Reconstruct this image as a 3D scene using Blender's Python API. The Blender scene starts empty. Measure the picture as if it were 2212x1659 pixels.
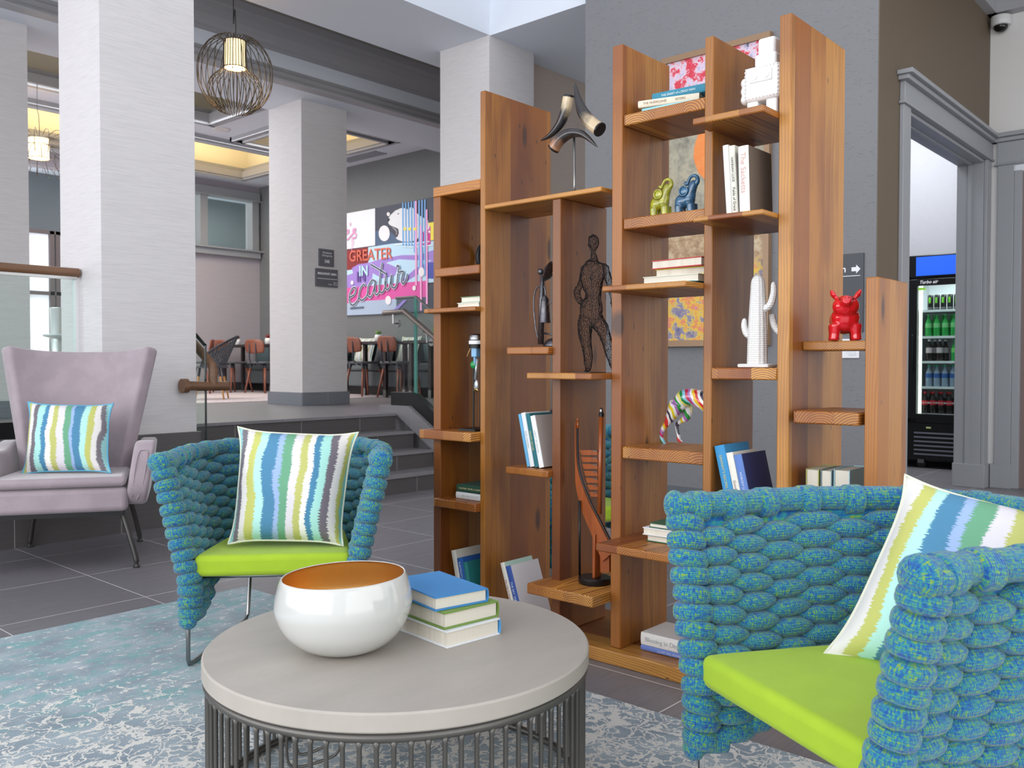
import bpy, bmesh, math, random
from math import sin, cos, pi, sqrt, radians, atan2, hypot
from mathutils import Vector, Matrix, Euler
random.seed(7)
SC = bpy.context.scene
COL = SC.collection
# ------------------------------------------------------------------ camera
F_PX, YAW, PITCH, ROLL, EYE = 1911.8, .724859, .0226764, .00121977, 1.05
_fw = Vector((cos(YAW)*cos(PITCH), sin(YAW)*cos(PITCH), -sin(PITCH)))
_rt = Vector((sin(YAW), -cos(YAW), 0)); _up = _rt.cross(_fw)
_r2 = _rt*cos(ROLL)+_up*sin(ROLL); _u2 = _up*cos(ROLL)-_rt*sin(ROLL)
cd = bpy.data.cameras.new('camera'); cam = bpy.data.objects.new('camera', cd); COL.objects.link(cam)
cd.sensor_width = 36; cd.lens = F_PX/2212*36; cd.clip_start = .05; cd.clip_end = 100
cam.matrix_world = Matrix(((_r2.x, _u2.x, -_fw.x, 0), (_r2.y, _u2.y, -_fw.y, 0), (_r2.z, _u2.z, -_fw.z, EYE), (0, 0, 0, 1)))
cd.dof.use_dof = True; cd.dof.focus_distance = 2.9; cd.dof.aperture_fstop = 8.0
SC.camera = cam
# ------------------------------------------------------------------ light and exposure
SC.view_settings.view_transform = 'Standard'; SC.view_settings.look = 'None'
SC.view_settings.gamma = 1; SC.view_settings.use_curve_mapping = False
SC.view_settings.exposure = 0.2
wd = bpy.data.worlds.new('world'); SC.world = wd; wd.use_nodes = True
wd.node_tree.nodes['Background'].inputs[0].default_value = (.92, .955, 1, 1)
wd.node_tree.nodes['Background'].inputs[1].default_value = 1.25
def area(name, loc, rot, sx, sy, power, col=(1, 1, 1), spread=None):
    l = bpy.data.lights.new(name, 'AREA'); l.shape = 'RECTANGLE'; l.size = sx; l.size_y = sy; l.energy = power; l.color = col
    if spread: l.spread = spread
    o = bpy.data.objects.new(name, l); COL.objects.link(o); o.location = loc; o.rotation_euler = rot; return o
def point(name, loc, power, col=(1, .8, .55), r=.05):
    l = bpy.data.lights.new(name, 'POINT'); l.energy = power; l.color = col; l.shadow_soft_size = r
    o = bpy.data.objects.new(name, l); COL.objects.link(o); o.location = loc; return o
area('window_daylight_left', (-5.8, 5.2, 2.7), (0, radians(-90), 0), 4.2, 16, 600, (.965, .98, 1))
area('window_daylight_rear', (1.0, -5.2, 2.8), (radians(90), 0, 0), 9, 4.6, 170, (1, .98, .95))
area('lobby_skylight', (1.5, 1.5, 5.9), (0, 0, 0), 6, 6, 470, (1, .98, .95))

# ------------------------------------------------------------------ helpers
def S(r, g, b):
    f = lambda c: (c/255)/12.92 if c <= 10 else (((c/255)+.055)/1.055)**2.4
    return (f(r), f(g), f(b), 1)
class T:
    """node material builder"""
    def __init__(s, name, col=(.5, .5, .5, 1), rough=.5, metal=0., **kw):
        s.m = bpy.data.materials.new(name); s.m.use_nodes = True; s.t = s.m.node_tree
        s.b = s.t.nodes['Principled BSDF']; s.set('Base Color', col); s.set('Roughness', rough); s.set('Metallic', metal)
        for k, v in kw.items(): s.set(k.replace('_', ' '), v)
        s.co = None
    def _in(s, sock, v):
        if isinstance(v, bpy.types.NodeSocket): s.t.links.new(v, sock)
        else:
            try: sock.default_value = v
            except Exception: sock.default_value = v[:3] if hasattr(v, '__len__') else (v, v, v)
    def set(s, k, v): s._in(s.b.inputs[k], v)
    def n(s, typ, out=0, ins=None, **kw):
        nd = s.t.nodes.new('ShaderNode'+typ)
        for k, v in kw.items(): setattr(nd, k, v)
        for k, v in (ins or {}).items(): s._in(nd.inputs[k], v)
        return nd.outputs[out]
    def m_(s, op, a, b=0., c=0.): return s.n('Math', ins={0: a, 1: b, 2: c}, operation=op)
    def add(s, a, b): return s.m_('ADD', a, b)
    def sub(s, a, b): return s.m_('SUBTRACT', a, b)
    def mul(s, a, b): return s.m_('MULTIPLY', a, b)
    def step(s, a, lo, hi): return s.n('MapRange', ins={0: a, 1: lo, 2: hi, 3: 0., 4: 1.}, interpolation_type='SMOOTHSTEP')
    def coord(s, k='Object'):
        if s.co is None: s.co = s.t.nodes.new('ShaderNodeTexCoord')
        return s.co.outputs[k]
    def sep(s, v):
        nd = s.t.nodes.new('ShaderNodeSeparateXYZ'); s._in(nd.inputs[0], v); return nd.outputs
    def vec(s, x, y, z): return s.n('CombineXYZ', ins={0: x, 1: y, 2: z})
    def scale(s, v, k): return s.n('VectorMath', ins={0: v, 1: k}, operation='MULTIPLY')
    def noise(s, v, sc=5., det=2., ro=.5, dis=0., out=0): return s.n('TexNoise', out, {'Vector': v, 'Scale': sc, 'Detail': det, 'Roughness': ro, 'Distortion': dis})
    def ramp(s, f, stops, interp='LINEAR'):
        nd = s.t.nodes.new('ShaderNodeValToRGB'); s._in(nd.inputs[0], f); cr = nd.color_ramp; cr.interpolation = interp
        while len(cr.elements) < len(stops): cr.elements.new(.5)
        for e, (p, c) in zip(cr.elements, stops): e.position = p; e.color = c
        return nd.outputs[0]
    def mix(s, f, a, b, mode='MIX'):
        nd = s.t.nodes.new('ShaderNodeMix'); nd.data_type = 'RGBA'; nd.blend_type = mode
        s._in(nd.inputs[0], f); s._in(nd.inputs[6], a); s._in(nd.inputs[7], b); return nd.outputs[2]
    def bump(s, h, st=.3, dist=.002): s.set('Normal', s.n('Bump', ins={'Strength': st, 'Distance': dist, 'Height': h}))
_M = {}
def plain(name, rgb, rough=.5, metal=0., **kw):
    if name not in _M: _M[name] = T(name, S(*rgb), rough, metal, **kw).m
    return _M[name]
def glow(name, rgb, st):
    if name not in _M: _M[name] = T(name, S(*rgb), .6, Emission_Color=S(*rgb), Emission_Strength=st).m
    return _M[name]
# roots: an Empty whose children are authored in world coordinates
ROOT = {}
def props(o, label=None, cat=None, group=None, kind=None):
    if label: o['label'] = label
    if cat: o['category'] = cat
    if group: o['group'] = group
    if kind: o['kind'] = kind
    return o
def thing(name, label, cat, loc=(0, 0, 0), rz=0, group=None, rot=None):
    o = bpy.data.objects.new(name, None); COL.objects.link(o); o.empty_display_size = .1
    R = Euler(rot or (0, 0, rz)).to_matrix().to_4x4()
    o.location = loc; o.rotation_euler = rot or (0, 0, rz)
    ROOT[o.name] = Matrix.Translation(loc) @ R
    return props(o, label, cat, group)
def dup(o, loc=None, rz=None, label=None, group=None, parent=None, rot=None):
    c = o.copy(); COL.objects.link(c)
    if parent: c.parent = parent
    if loc is not None: c.location = loc
    if rz is not None: c.rotation_euler = (0, 0, rz)
    if rot is not None: c.rotation_euler = rot
    if label: c['label'] = label
    if group: c['group'] = group
    for ch in list(o.children): dup(ch, parent=c)
    return c
class MB:
    def __init__(s): s.v = []; s.f = []; s.mi = []; s.uv = {}
    def box(s, x0, y0, z0, x1, y1, z1, m=0, M=None):
        P = [Vector((x, y, z)) for z in (z0, z1) for x, y in ((x0, y0), (x1, y0), (x1, y1), (x0, y1))]
        if M: P = [M @ p for p in P]
        b = len(s.v); s.v += P
        for q in ((3, 2, 1, 0), (4, 5, 6, 7), (0, 1, 5, 4), (1, 2, 6, 5), (2, 3, 7, 6), (3, 0, 4, 7)): s.f.append([b+i for i in q]); s.mi.append(m)
        return s
    def poly(s, pts, m=0): b = len(s.v); s.v += [Vector(p) for p in pts]; s.f.append(list(range(b, b+len(pts)))); s.mi.append(m); return s
    def prism(s, pts, d, m=0):
        """polygon (3D points) extruded by vector d"""
        b = len(s.v); n = len(pts); d = Vector(d); s.v += [Vector(p) for p in pts]+[Vector(p)+d for p in pts]
        s.f += [list(range(b+n-1, b-1, -1)), list(range(b+n, b+2*n))]; s.mi += [m, m]
        for i in range(n): j = (i+1) % n; s.f.append([b+i, b+j, b+n+j, b+n+i]); s.mi.append(m)
        return s
    def tube(s, pts, r, n=8, m=0, closed=False, cap=True, flat=None, upv=None):
        pts = [Vector(p) for p in pts]; k = len(pts); rr = r if hasattr(r, '__len__') else [r]*k
        b = len(s.v); N = None; L = 0
        for i, p in enumerate(pts):
            if closed: t = pts[(i+1) % k]-pts[i-1]
            else: t = pts[min(i+1, k-1)]-pts[max(i-1, 0)]
            t.normalize()
            if N is None:
                N = Vector(upv) if upv else (Vector((0, 0, 1)) if abs(t.z) < .9 else Vector((1, 0, 0)))
            N = (N-t*N.dot(t)).normalized(); B = t.cross(N)
            if i: L += (p-pts[i-1]).length
            for j in range(n):
                a = 2*pi*j/n; s.v.append(p+(N*cos(a)*(flat or 1)+B*sin(a))*rr[i])
        for i in range(k if closed else k-1):
            for j in range(n):
                i2 = (i+1) % k; j2 = (j+1) % n
                s.f.append([b+i*n+j, b+i*n+j2, b+i2*n+j2, b+i2*n+j]); s.mi.append(m)
        if cap and not closed:
            s.f.append([b+j for j in range(n-1, -1, -1)]); s.mi.append(m)
            s.f.append([b+(k-1)*n+j for j in range(n)]); s.mi.append(m)
        return s
    def lathe(s, prof, c=(0, 0, 0), n=24, m=0, M=None, ms=None, cap=True):
        b = len(s.v); c = Vector(c)
        for r, z in prof:
            for j in range(n):
                a = 2*pi*j/n; p = Vector((r*cos(a), r*sin(a), z)); s.v.append((M @ p if M else p)+c)
        for i in range(len(prof)-1):
            for j in range(n):
                j2 = (j+1) % n; s.f.append([b+i*n+j, b+i*n+j2, b+(i+1)*n+j2, b+(i+1)*n+j]); s.mi.append(ms[i] if ms else m)
        if cap and prof[0][0] > 1e-4: s.f.append([b+j for j in range(n-1, -1, -1)]); s.mi.append(ms[0] if ms else m)
        if cap and prof[-1][0] > 1e-4: s.f.append([b+(len(prof)-1)*n+j for j in range(n)]); s.mi.append(ms[-1] if ms else m)
        return s
    def ell(s, c, r, M=None, nu=12, nv=8, m=0):
        b = len(s.v); c = Vector(c); r = r if hasattr(r, '__len__') else (r, r, r)
        for i in range(nv+1):
            ph = pi*i/nv
            for j in range(nu):
                a = 2*pi*j/nu; p = Vector((r[0]*sin(ph)*cos(a), r[1]*sin(ph)*sin(a), r[2]*cos(ph))); s.v.append((M @ p if M else p)+c)
        for i in range(nv):
            for j in range(nu):
                j2 = (j+1) % nu; s.f.append([b+i*nu+j, b+(i+1)*nu+j, b+(i+1)*nu+j2, b+i*nu+j2]); s.mi.append(m)
        return s
    def grid(s, fn, nu, nv, m=0, uv=True, closeu=False, flip=False):
        b = len(s.v); w = nu if closeu else nu+1
        for i in range(nv+1):
            for j in range(w): s.v.append(Vector(fn(j/nu, i/nv)))
        for i in range(nv):
            for j in range(nu):
                j2 = (j+1) % w if closeu else j+1
                q = [b+i*w+j, b+i*w+j2, b+(i+1)*w+j2, b+(i+1)*w+j]; uq = [(j/nu, i/nv), ((j+1)/nu, i/nv), ((j+1)/nu, (i+1)/nv), (j/nu, (i+1)/nv)]
                if flip: q.reverse(); uq.reverse()
                if uv: s.uv[len(s.f)] = uq
                s.f.append(q); s.mi.append(m)
        return s
    def build(s, name, mat, parent=None, smooth=False, bevel=0., seg=2, sub=0, local=False, label=None, cat=None, group=None, kind=None, weld=False, autos=None):
        me = bpy.data.meshes.new(name); v = s.v
        if parent is not None and not local:
            p = parent
            while p.parent: p = p.parent
            Mi = ROOT[p.name].inverted() if p.name in ROOT else Matrix.Identity(4)
            v = [Mi @ q for q in v]
        me.from_pydata([tuple(q) for q in v], [], s.f)
        for mm in (mat if isinstance(mat, (list, tuple)) else [mat]): me.materials.append(mm)
        me.polygons.foreach_set('material_index', s.mi)
        if s.uv:
            ul = me.uv_layers.new(name='UVMap')
            for fi, uq in s.uv.items():
                for k, li in enumerate(me.polygons[fi].loop_indices): ul.data[li].uv = uq[k]
        if weld:
            bm = bmesh.new(); bm.from_mesh(me); bmesh.ops.remove_doubles(bm, verts=bm.verts, dist=1e-5); bmesh.ops.recalc_face_normals(bm, faces=bm.faces); bm.to_mesh(me); bm.free()
        if smooth: me.polygons.foreach_set('use_smooth', [True]*len(me.polygons))
        me.validate(); me.update()
        if autos is not None: me.polygons.foreach_set('use_smooth', [True]*len(me.polygons)); me.set_sharp_from_angle(angle=radians(autos))
        o = bpy.data.objects.new(name, me); COL.objects.link(o)
        if parent is not None: o.parent = parent
        if bevel:
            md = o.modifiers.new('bevel', 'BEVEL'); md.width = bevel; md.segments = seg; md.limit_method = 'ANGLE'; md.angle_limit = radians(35)
            md.harden_normals = False
            me.polygons.foreach_set('use_smooth', [True]*len(me.polygons)); me.set_sharp_from_angle(angle=radians(35))
        if sub: md = o.modifiers.new('sub', 'SUBSURF'); md.levels = sub; md.render_levels = sub
        return props(o, label, cat, group, kind)
def struct(name, mb, mat, parent=None, **kw): return mb.build(name, mat, parent, kind=None if parent else 'structure', **kw)
def bake(o):
    """replace the object's mesh by its modified one"""
    dg = bpy.context.evaluated_depsgraph_get(); dg.update()
    me = bpy.data.meshes.new_from_object(o.evaluated_get(dg)); o.modifiers.clear(); old = o.data; o.data = me; me.name = o.name
    return o
def organic(name, mb, mat, parent=None, voxel=.004, smooth=6, local=False, **kw):
    o = mb.build(name, mat, parent, smooth=True, local=local, **kw)
    r = o.modifiers.new('r', 'REMESH'); r.mode = 'VOXEL'; r.voxel_size = voxel; r.use_smooth_shade = True
    if smooth: q = o.modifiers.new('s', 'SMOOTH'); q.factor = .6; q.iterations = smooth
    bake(o); o.data.polygons.foreach_set('use_smooth', [True]*len(o.data.polygons)); return o
def text(txt, size, M, mat, parent, name='lettering', ext=.0006, bold=0., shear=0., align='CENTER', label=None, sp=1.):
    """M maps text plane (x right, y up, z out) into world space"""
    c = bpy.data.curves.new(name, 'FONT'); c.body = txt; c.size = size; c.extrude = ext; c.offset = bold; c.shear = shear; c.align_x = align; c.align_y = 'CENTER'; c.resolution_u = 3; c.space_character = sp
    t = bpy.data.objects.new(name, c); COL.objects.link(t)
    dg = bpy.context.evaluated_depsgraph_get(); dg.update()
    me = bpy.data.meshes.new_from_object(t.evaluated_get(dg)); bpy.data.objects.remove(t); bpy.data.curves.remove(c)
    me.materials.clear(); me.materials.append(mat)
    p = parent
    while p is not None and p.parent: p = p.parent
    Mi = ROOT[p.name].inverted() if p is not None and p.name in ROOT else Matrix.Identity(4)
    me.transform(Mi @ M); me.name = name
    o = bpy.data.objects.new(name, me); COL.objects.link(o); o.parent = parent; return props(o, label)
def frame(o, x, y):
    """matrix with origin o, x axis, y axis"""
    x = Vector(x).normalized(); y = Vector(y).normalized(); z = x.cross(y).normalized(); o = Vector(o)
    return Matrix(((x.x, y.x, z.x, o.x), (x.y, y.y, z.y, o.y), (x.z, y.z, z.z, o.z), (0, 0, 0, 1)))
def spline(pts, n=6):
    """Catmull-Rom through points (any dimension)"""
    P = [tuple(p) for p in pts]; P = [P[0]]+P+[P[-1]]; out = []
    for i in range(1, len(P)-2):
        for k in range(n):
            t = k/n; out.append(tuple(.5*((2*b)+(-a+c)*t+(2*a-5*b+4*c-d)*t*t+(-a+3*b-3*c+d)*t**3) for a, b, c, d in zip(P[i-1], P[i], P[i+1], P[i+2])))
    out.append(P[-2]); return out
# ------------------------------------------------------------------ materials
def wood(name, g, tone=0., contrast=1., w=.115):
    t = T(name, rough=.42); p = t.coord('Object'); gen = t.sep(t.coord('Generated')); rnd = t.n('ObjectInfo', 5)
    sx = t.sep(p); i = 'XYZ'.index(g); a_i, b_i = {'X': (1, 2), 'Y': (0, 2), 'Z': (0, 1)}[g]
    G = t.add(sx[i], t.mul(rnd, 37.)); a = t.add(sx[a_i], t.mul(rnd, 11.)); bb = t.mul(t.sub(gen[b_i], .5), .042)
    aw = t.m_('DIVIDE', a, w); idx = t.m_('FLOOR', aw)
    wn = t.n('TexWhiteNoise', 1, {'Vector': t.vec(idx, t.mul(rnd, 91.), 3.)}, noise_dimensions='3D'); wr = t.sep(wn)
    fr = t.mul(t.sub(t.sub(aw, idx), .5), w)
    drift = t.mul(t.sub(t.noise(t.vec(t.mul(G, 1.1), idx, 0.), 1., 1.), .5), .13)
    ac = t.add(t.add(fr, t.mul(t.sub(wr[0], .5), .05)), drift); bc = t.add(bb, t.add(.018, t.mul(wr[1], .06)))
    q = t.vec(t.mul(G, 1.6), t.mul(a, 9.), t.mul(bb, 9.))
    r = t.add(t.m_('SQRT', t.add(t.mul(ac, ac), t.mul(bc, bc))), t.mul(t.sub(t.noise(q, 1., 3.), .5), .016))
    fq = t.add(105., t.mul(wr[2], 60.))
    sw = t.m_('FRACT', t.mul(r, fq)); ring = t.mul(t.step(sw, .25, .85), t.sub(1., t.step(sw, .9, 1.)))
    fib = t.noise(t.vec(t.mul(G, 6.), t.mul(a, 320.), t.mul(bb, 320.)), 1., 2.)
    blot = t.noise(t.vec(t.mul(G, 2.), t.mul(a, 7.), idx), 1., 3.)
    dk = tone
    base = t.ramp(wr[1], [(0, S(190-dk, 128-dk*.9, 52-dk*.7)), (.3, S(158-dk, 94-dk*.8, 32-dk*.4)), (.65, S(208-dk, 150-dk, 70-dk*.8)), (1, S(140-dk, 76-dk*.7, 24-dk*.2))])
    base = t.mix(t.mul(t.step(blot, .42, .72), .6), base, S(112-dk*.6, 48-dk*.3, 14))
    c = t.mix(t.mul(ring, .5*contrast), base, S(104-dk*.5, 42-dk*.3, 12))
    c = t.mix(t.mul(t.step(fib, .5, .75), .22), c, S(90, 42, 20))
    kv = t.vec(t.mul(G, 2.3), t.mul(a, 7.2), t.mul(bb, 2.))
    kd = t.n('TexVoronoi', 0, {'Vector': kv, 'Scale': 1.}); kd = t.add(kd, t.mul(t.sub(blot, .5), .05))
    c = t.mix(t.mul(t.sub(1., t.step(kd, .06, .15)), .85), c, S(52, 24, 12))
    hv = t.n('TexVoronoi', 0, {'Vector': t.vec(t.mul(G, 5.), t.mul(a, 17.), t.mul(bb, 17.)), 'Scale': 1.})
    c = t.mix(t.mul(t.sub(1., t.step(hv, .035, .06)), .85), c, S(22, 12, 8))
    edge = t.m_('ABSOLUTE', t.sub(t.sub(aw, idx), .5)); c = t.mix(t.mul(t.step(edge, .492, .5), .5), c, S(60, 28, 12))
    t.set('Base Color', c); t.set('Coat Weight', .12); t.set('Coat Roughness', .25)
    t.bump(t.add(t.mul(ring, .4), fib), .12, .001); return t.m
M_UP = wood('pine_upright', 'Z', 38, .5); M_UPL = wood('pine_upright_light', 'Z', 8, .55)
M_SH = wood('pine_shelf', 'X', 0, 1.6); M_BASE = wood('pine_base', 'Y', 8, .9); M_CAP = wood('pine_cap', 'Y', -6, .7)
def knit(name):
    t = T(name, rough=.9); uv = t.coord('UV'); s = t.sep(uv); rnd = t.mul(t.m_('FLOOR', s[0]), 7.31)
    n1 = t.noise(t.vec(t.mul(s[0], 70.), t.mul(s[1], 11.), rnd), 1., 2., .6)
    n2 = t.noise(t.vec(t.mul(s[0], 10.), t.mul(s[1], 62.), rnd), 1., 2., .6)
    f = t.add(t.mul(n1, .55), t.mul(n2, .45))
    c = t.ramp(f, [(0., S(10, 44, 112)), (.41, S(16, 74, 146)), (.475, S(18, 104, 156)), (.52, S(34, 132, 144)), (.565, S(74, 148, 92)), (.63, S(140, 160, 44)), (1, S(140, 160, 44))])
    t.set('Base Color', c); t.set('Sheen Weight', .25); t.set('Sheen Roughness', .5)
    w = t.m_('SINE', t.mul(s[1], 150.)); w2 = t.m_('SINE', t.mul(s[0], 2*pi*30)); t.bump(t.add(w, t.mul(w2, .4)), .5, .0016); return t.m
M_KNIT = knit('blue_green_knit')
def cloth(name, rgb, rough=.9, sheen=.2, sc=600, var=.12, metal=0):
    t = T(name, rough=rough); o = t.coord('Object'); n = t.noise(o, sc, 2.); n2 = t.noise(o, 9., 3.)
    c1 = S(*rgb); d = tuple(x*(1-var*1.6) for x in c1[:3])+(1,)
    c = t.mix(t.mul(n, .7), c1, d); c = t.mix(t.mul(t.step(n2, .4, .7), var*1.5), c, tuple(min(1, x*1.3) for x in c1[:3])+(1,))
    t.set('Base Color', c); t.set('Sheen Weight', sheen); t.set('Sheen Roughness', .4); t.bump(n, .25, .0006); return t.m
M_LIME = cloth('lime_upholstery', (158, 188, 40), .9, .15)
M_VELVET = cloth('mauve_velvet', (163, 148, 155), .75, .55, 300, .2)
IK = [((142, 196, 196), 3), ((110, 104, 112), 4), ((224, 220, 216), 5), ((190, 192, 100), 5), ((176, 226, 216), 5), ((62, 128, 165), 7), ((150, 176, 216), 3), ((98, 160, 124), 6), ((218, 213, 218), 6), ((186, 188, 104), 5), ((238, 236, 228), 4), ((60, 130, 168), 4), ((168, 224, 214), 5), ((108, 100, 110), 5), ((222, 218, 214), 5), ((188, 186, 96), 3), ((130, 196, 190), 2)]
def ikat(name, seed, cols, rep=1., jag=.022, wav=.03):
    t = T(name, rough=.85); s = t.sep(t.coord('UV')); tot = sum(w for _, w in cols)
    wave = t.mul(t.sub(t.noise(t.vec(t.mul(s[0], 3.), t.mul(s[1], 2.2), seed), 1., 1.), .5), wav*4)
    j = t.sub(t.noise(t.vec(t.mul(s[0], 10.), t.mul(s[1], 85.), seed+2.), 1., 3., .8), .5)
    u = t.add(t.add(t.mul(s[0], rep), wave), t.mul(j, jag*2.4)); u = t.m_('FRACT', t.add(u, 1.)) if rep != 1 else u
    st = []; a = 0
    for c, w in cols: st.append((a/tot, S(*c))); a += w
    c = t.ramp(u, st, 'CONSTANT'); fb = t.noise(t.coord('Object'), 700., 2.)
    t.set('Base Color', t.mix(t.mul(fb, .16), c, (.3, .3, .3, 1))); t.bump(fb, .3, .0006); return t.m
M_IK1 = ikat('ikat_stripe_one', 1., IK, jag=.035); M_IK2 = ikat('ikat_stripe_two', 5., IK[2:]+IK[:2], jag=.035); M_IK3 = ikat('ikat_stripe_three', 9., IK[::-1], jag=.035)
def wallpaper(name, rgb, dark=.86, sc=(5, 5, 330), str_=.2):
    t = T(name, rough=.62); o = t.coord('Object'); n = t.noise(t.scale(o, sc), 1., 3., .6); n2 = t.noise(t.scale(o, (8, 8, 420)), 1., 1.)
    c1 = S(*rgb); c = t.mix(t.step(n, .42, .62), c1, tuple(x*dark for x in c1[:3])+(1,))
    t.set('Base Color', t.mix(t.mul(n2, .12), c, (.9, .88, .86, 1))); t.bump(n, str_, .001); return t.m
M_WP = wallpaper('silver_wallpaper', (208, 204, 205), .88)
M_PINK = wallpaper('rose_grey_wallpaper', (168, 160, 168), .92)
def speckle(name, rgb, drk, st=(7, 7, 40), a=.60, b=.66):
    t = T(name, rough=.7); o = t.coord('Object'); n = t.noise(t.scale(o, st), 1.6, 4., .65); n2 = t.noise(o, 14., 4.)
    c1 = S(*rgb); c = t.mix(t.mul(n2, .22), c1, tuple(x*.8 for x in c1[:3])+(1,))
    t.set('Base Color', t.mix(t.mul(t.step(n, a, b), .6), c, S(*drk))); t.bump(n2, .4, .002); return t.m
M_DARK = speckle('grey_slub_wallcovering', (124, 124, 127), (76, 78, 82), (17, 17, 120), .60, .67); M_LGREY = speckle('pale_slub_wallcovering', (176, 177, 182), (150, 151, 156), (9, 9, 60), .62, .70)
M_BROWN = T('taupe_paint', S(102, 88, 71), .6).m
M_MURALW = speckle('charcoal_wallcovering', (112, 114, 116), (90, 92, 94), (5, 5, 60))
M_CEIL = plain('ceiling_paint', (222, 228, 238), .7); M_TRIM = plain('grey_trim_paint', (150, 152, 156), .45); M_CROWN = plain('crown_paint', (168, 168, 172), .5)
M_WHITE = plain('white_wall_paint', (222, 220, 218), .6)
M_WARMW = plain('warm_ceiling_paint', (226, 218, 198), .7)
def tiles(name, base, grout, x0, y0, step=.61, vert=False):
    t = T(name, rough=.34); o = t.sep(t.coord('Object'))
    if vert: u, v = o[0], o[1]; fu = t.m_('FRACT', t.m_('DIVIDE', t.add(u, 60*step-x0), step)); g = t.step(t.m_('ABSOLUTE', t.sub(fu, .5)), .4955, .4975)
    else:
        fu = t.m_('FRACT', t.m_('DIVIDE', t.add(o[0], 60*step-x0), step)); fv = t.m_('FRACT', t.m_('DIVIDE', t.add(o[1], 60*step-y0), step))
        g = t.step(t.m_('MAXIMUM', t.m_('ABSOLUTE', t.sub(fu, .5)), t.m_('ABSOLUTE', t.sub(fv, .5))), .4955, .4975)
    iu = t.m_('FLOOR', t.m_('DIVIDE', t.add(o[0], 60*step-x0), step)); iv = t.m_('FLOOR', t.m_('DIVIDE', t.add(o[1], 60*step-y0), step))
    wr = t.n('TexWhiteNoise', 0, {'Vector': t.vec(iu, iv, 1.)}, noise_dimensions='3D')
    n = t.noise(t.vec(t.mul(o[0], 5.), t.mul(o[1], 90.), t.mul(o[2], 90.)), 1., 4., .6)
    c1 = S(*base); c = t.mix(n, tuple(x*1.2 for x in c1[:3])+(1,), tuple(x*.78 for x in c1[:3])+(1,))
    c = t.mix(t.mul(wr, .18), c, tuple(x*.7 for x in c1[:3])+(1,))
    t.set('Base Color', t.mix(g, c, S(*grout))); t.set('Roughness', t.add(.28, t.mul(n, .22))); t.bump(t.sub(n, t.mul(g, 2.)), .15, .001); return t.m
M_TILE = tiles('floor_tile', (112, 109, 113), (200, 196, 194), 1.872, 3.86)
M_STEP = tiles('stair_tile', (84, 80, 80), (150, 146, 144), 1.87, 3.7, vert=True); M_PTILE = tiles('platform_tile', (128, 125, 128), (150, 148, 150), 1.1, 4.1)
M_COLB = tiles('column_base_tile', (120, 124, 132), (178, 180, 184), 5.6, 7.9, .33, vert=True)
def rugmat():
    t = T('rug_pile', rough=.95); o = t.coord('Object'); s = t.sep(o)
    d = t.noise(o, 16., 3., out=1); d2 = t.noise(o, 45., 2., out=1)
    w = t.n('VectorMath', ins={0: o, 1: t.scale(t.n('VectorMath', ins={0: d, 1: (.5, .5, .5)}, operation='SUBTRACT'), (.12, .12, 0))}, operation='ADD')
    w = t.n('VectorMath', ins={0: w, 1: t.scale(t.n('VectorMath', ins={0: d2, 1: (.5, .5, .5)}, operation='SUBTRACT'), (.035, .035, 0))}, operation='ADD')
    e1 = t.n('TexVoronoi', 0, {'Vector': w, 'Scale': 12.}, feature='DISTANCE_TO_EDGE'); e2 = t.n('TexVoronoi', 0, {'Vector': t.n('VectorMath', ins={0: w, 1: (3.3, 1.2, 0)}, operation='ADD'), 'Scale': 24.}, feature='DISTANCE_TO_EDGE')
    wd_ = t.noise(o, 30., 2.); l1 = t.sub(1., t.step(t.sub(e1, t.mul(t.sub(wd_, .5), .07)), .030, .048)); l2 = t.sub(1., t.step(t.sub(e2, t.mul(t.sub(wd_, .5), .10)), .05, .075))
    gp1 = t.noise(o, 13., 4., .6); gp2 = t.noise(t.n('VectorMath', ins={0: o, 1: (5., 2., 0)}, operation='ADD'), 19., 4., .6)
    prog = t.add(t.mul(s[0], .55), s[1]); big = t.noise(o, 1.7, 2.)
    near = t.sub(1., t.step(t.add(prog, t.mul(t.sub(big, .5), .8)), 2.75, 3.85))
    k_ = t.mul(near, .26)
    white = t.mul(t.m_('MAXIMUM', t.mul(l1, t.step(t.add(gp1, k_), .56, .60)), t.mul(l2, t.step(t.add(gp2, k_), .64, .68))), t.step(near, .0, .12))
    far = t.sub(1., near); st = t.noise(t.scale(o, (16, 26, 1)), 1.3, 5., .75)
    wf = t.mul(t.step(st, .575, .62), t.step(far, .45, .9))
    pile = t.noise(o, 420., 2.); cl = t.noise(o, 5., 4., .6); tl = t.noise(t.scale(o, (5, 9, 1)), 1.7, 5., .7)
    base = t.mix(t.step(cl, .3, .7), S(112, 130, 144), S(164, 178, 186)); base = t.mix(t.mul(t.step(tl, .47, .6), t.mul(t.step(far, .1, .7), .85)), base, S(92, 160, 162))
    base = t.mix(t.mul(t.step(cl, .62, .75), .5), base, S(98, 112, 124))
    c = t.mix(t.m_('MAXIMUM', white, t.mul(wf, .9)), base, S(226, 222, 214))
    c = t.mix(t.mul(t.step(pile, .3, .75), .45), c, t.mix(.5, c, S(60, 66, 74)))
    t.set('Base Color', c); t.set('Sheen Weight', .3); t.bump(t.add(pile, t.mul(white, 1.2)), .6, .003); return t.m
M_RUG = rugmat()
M_STEEL = plain('brushed_steel', (150, 150, 150), .32, 1.); M_GUN = plain('gunmetal', (98, 95, 91), .4, .65); M_BLACK = plain('black_metal', (22, 22, 24), .35, .2)
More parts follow.
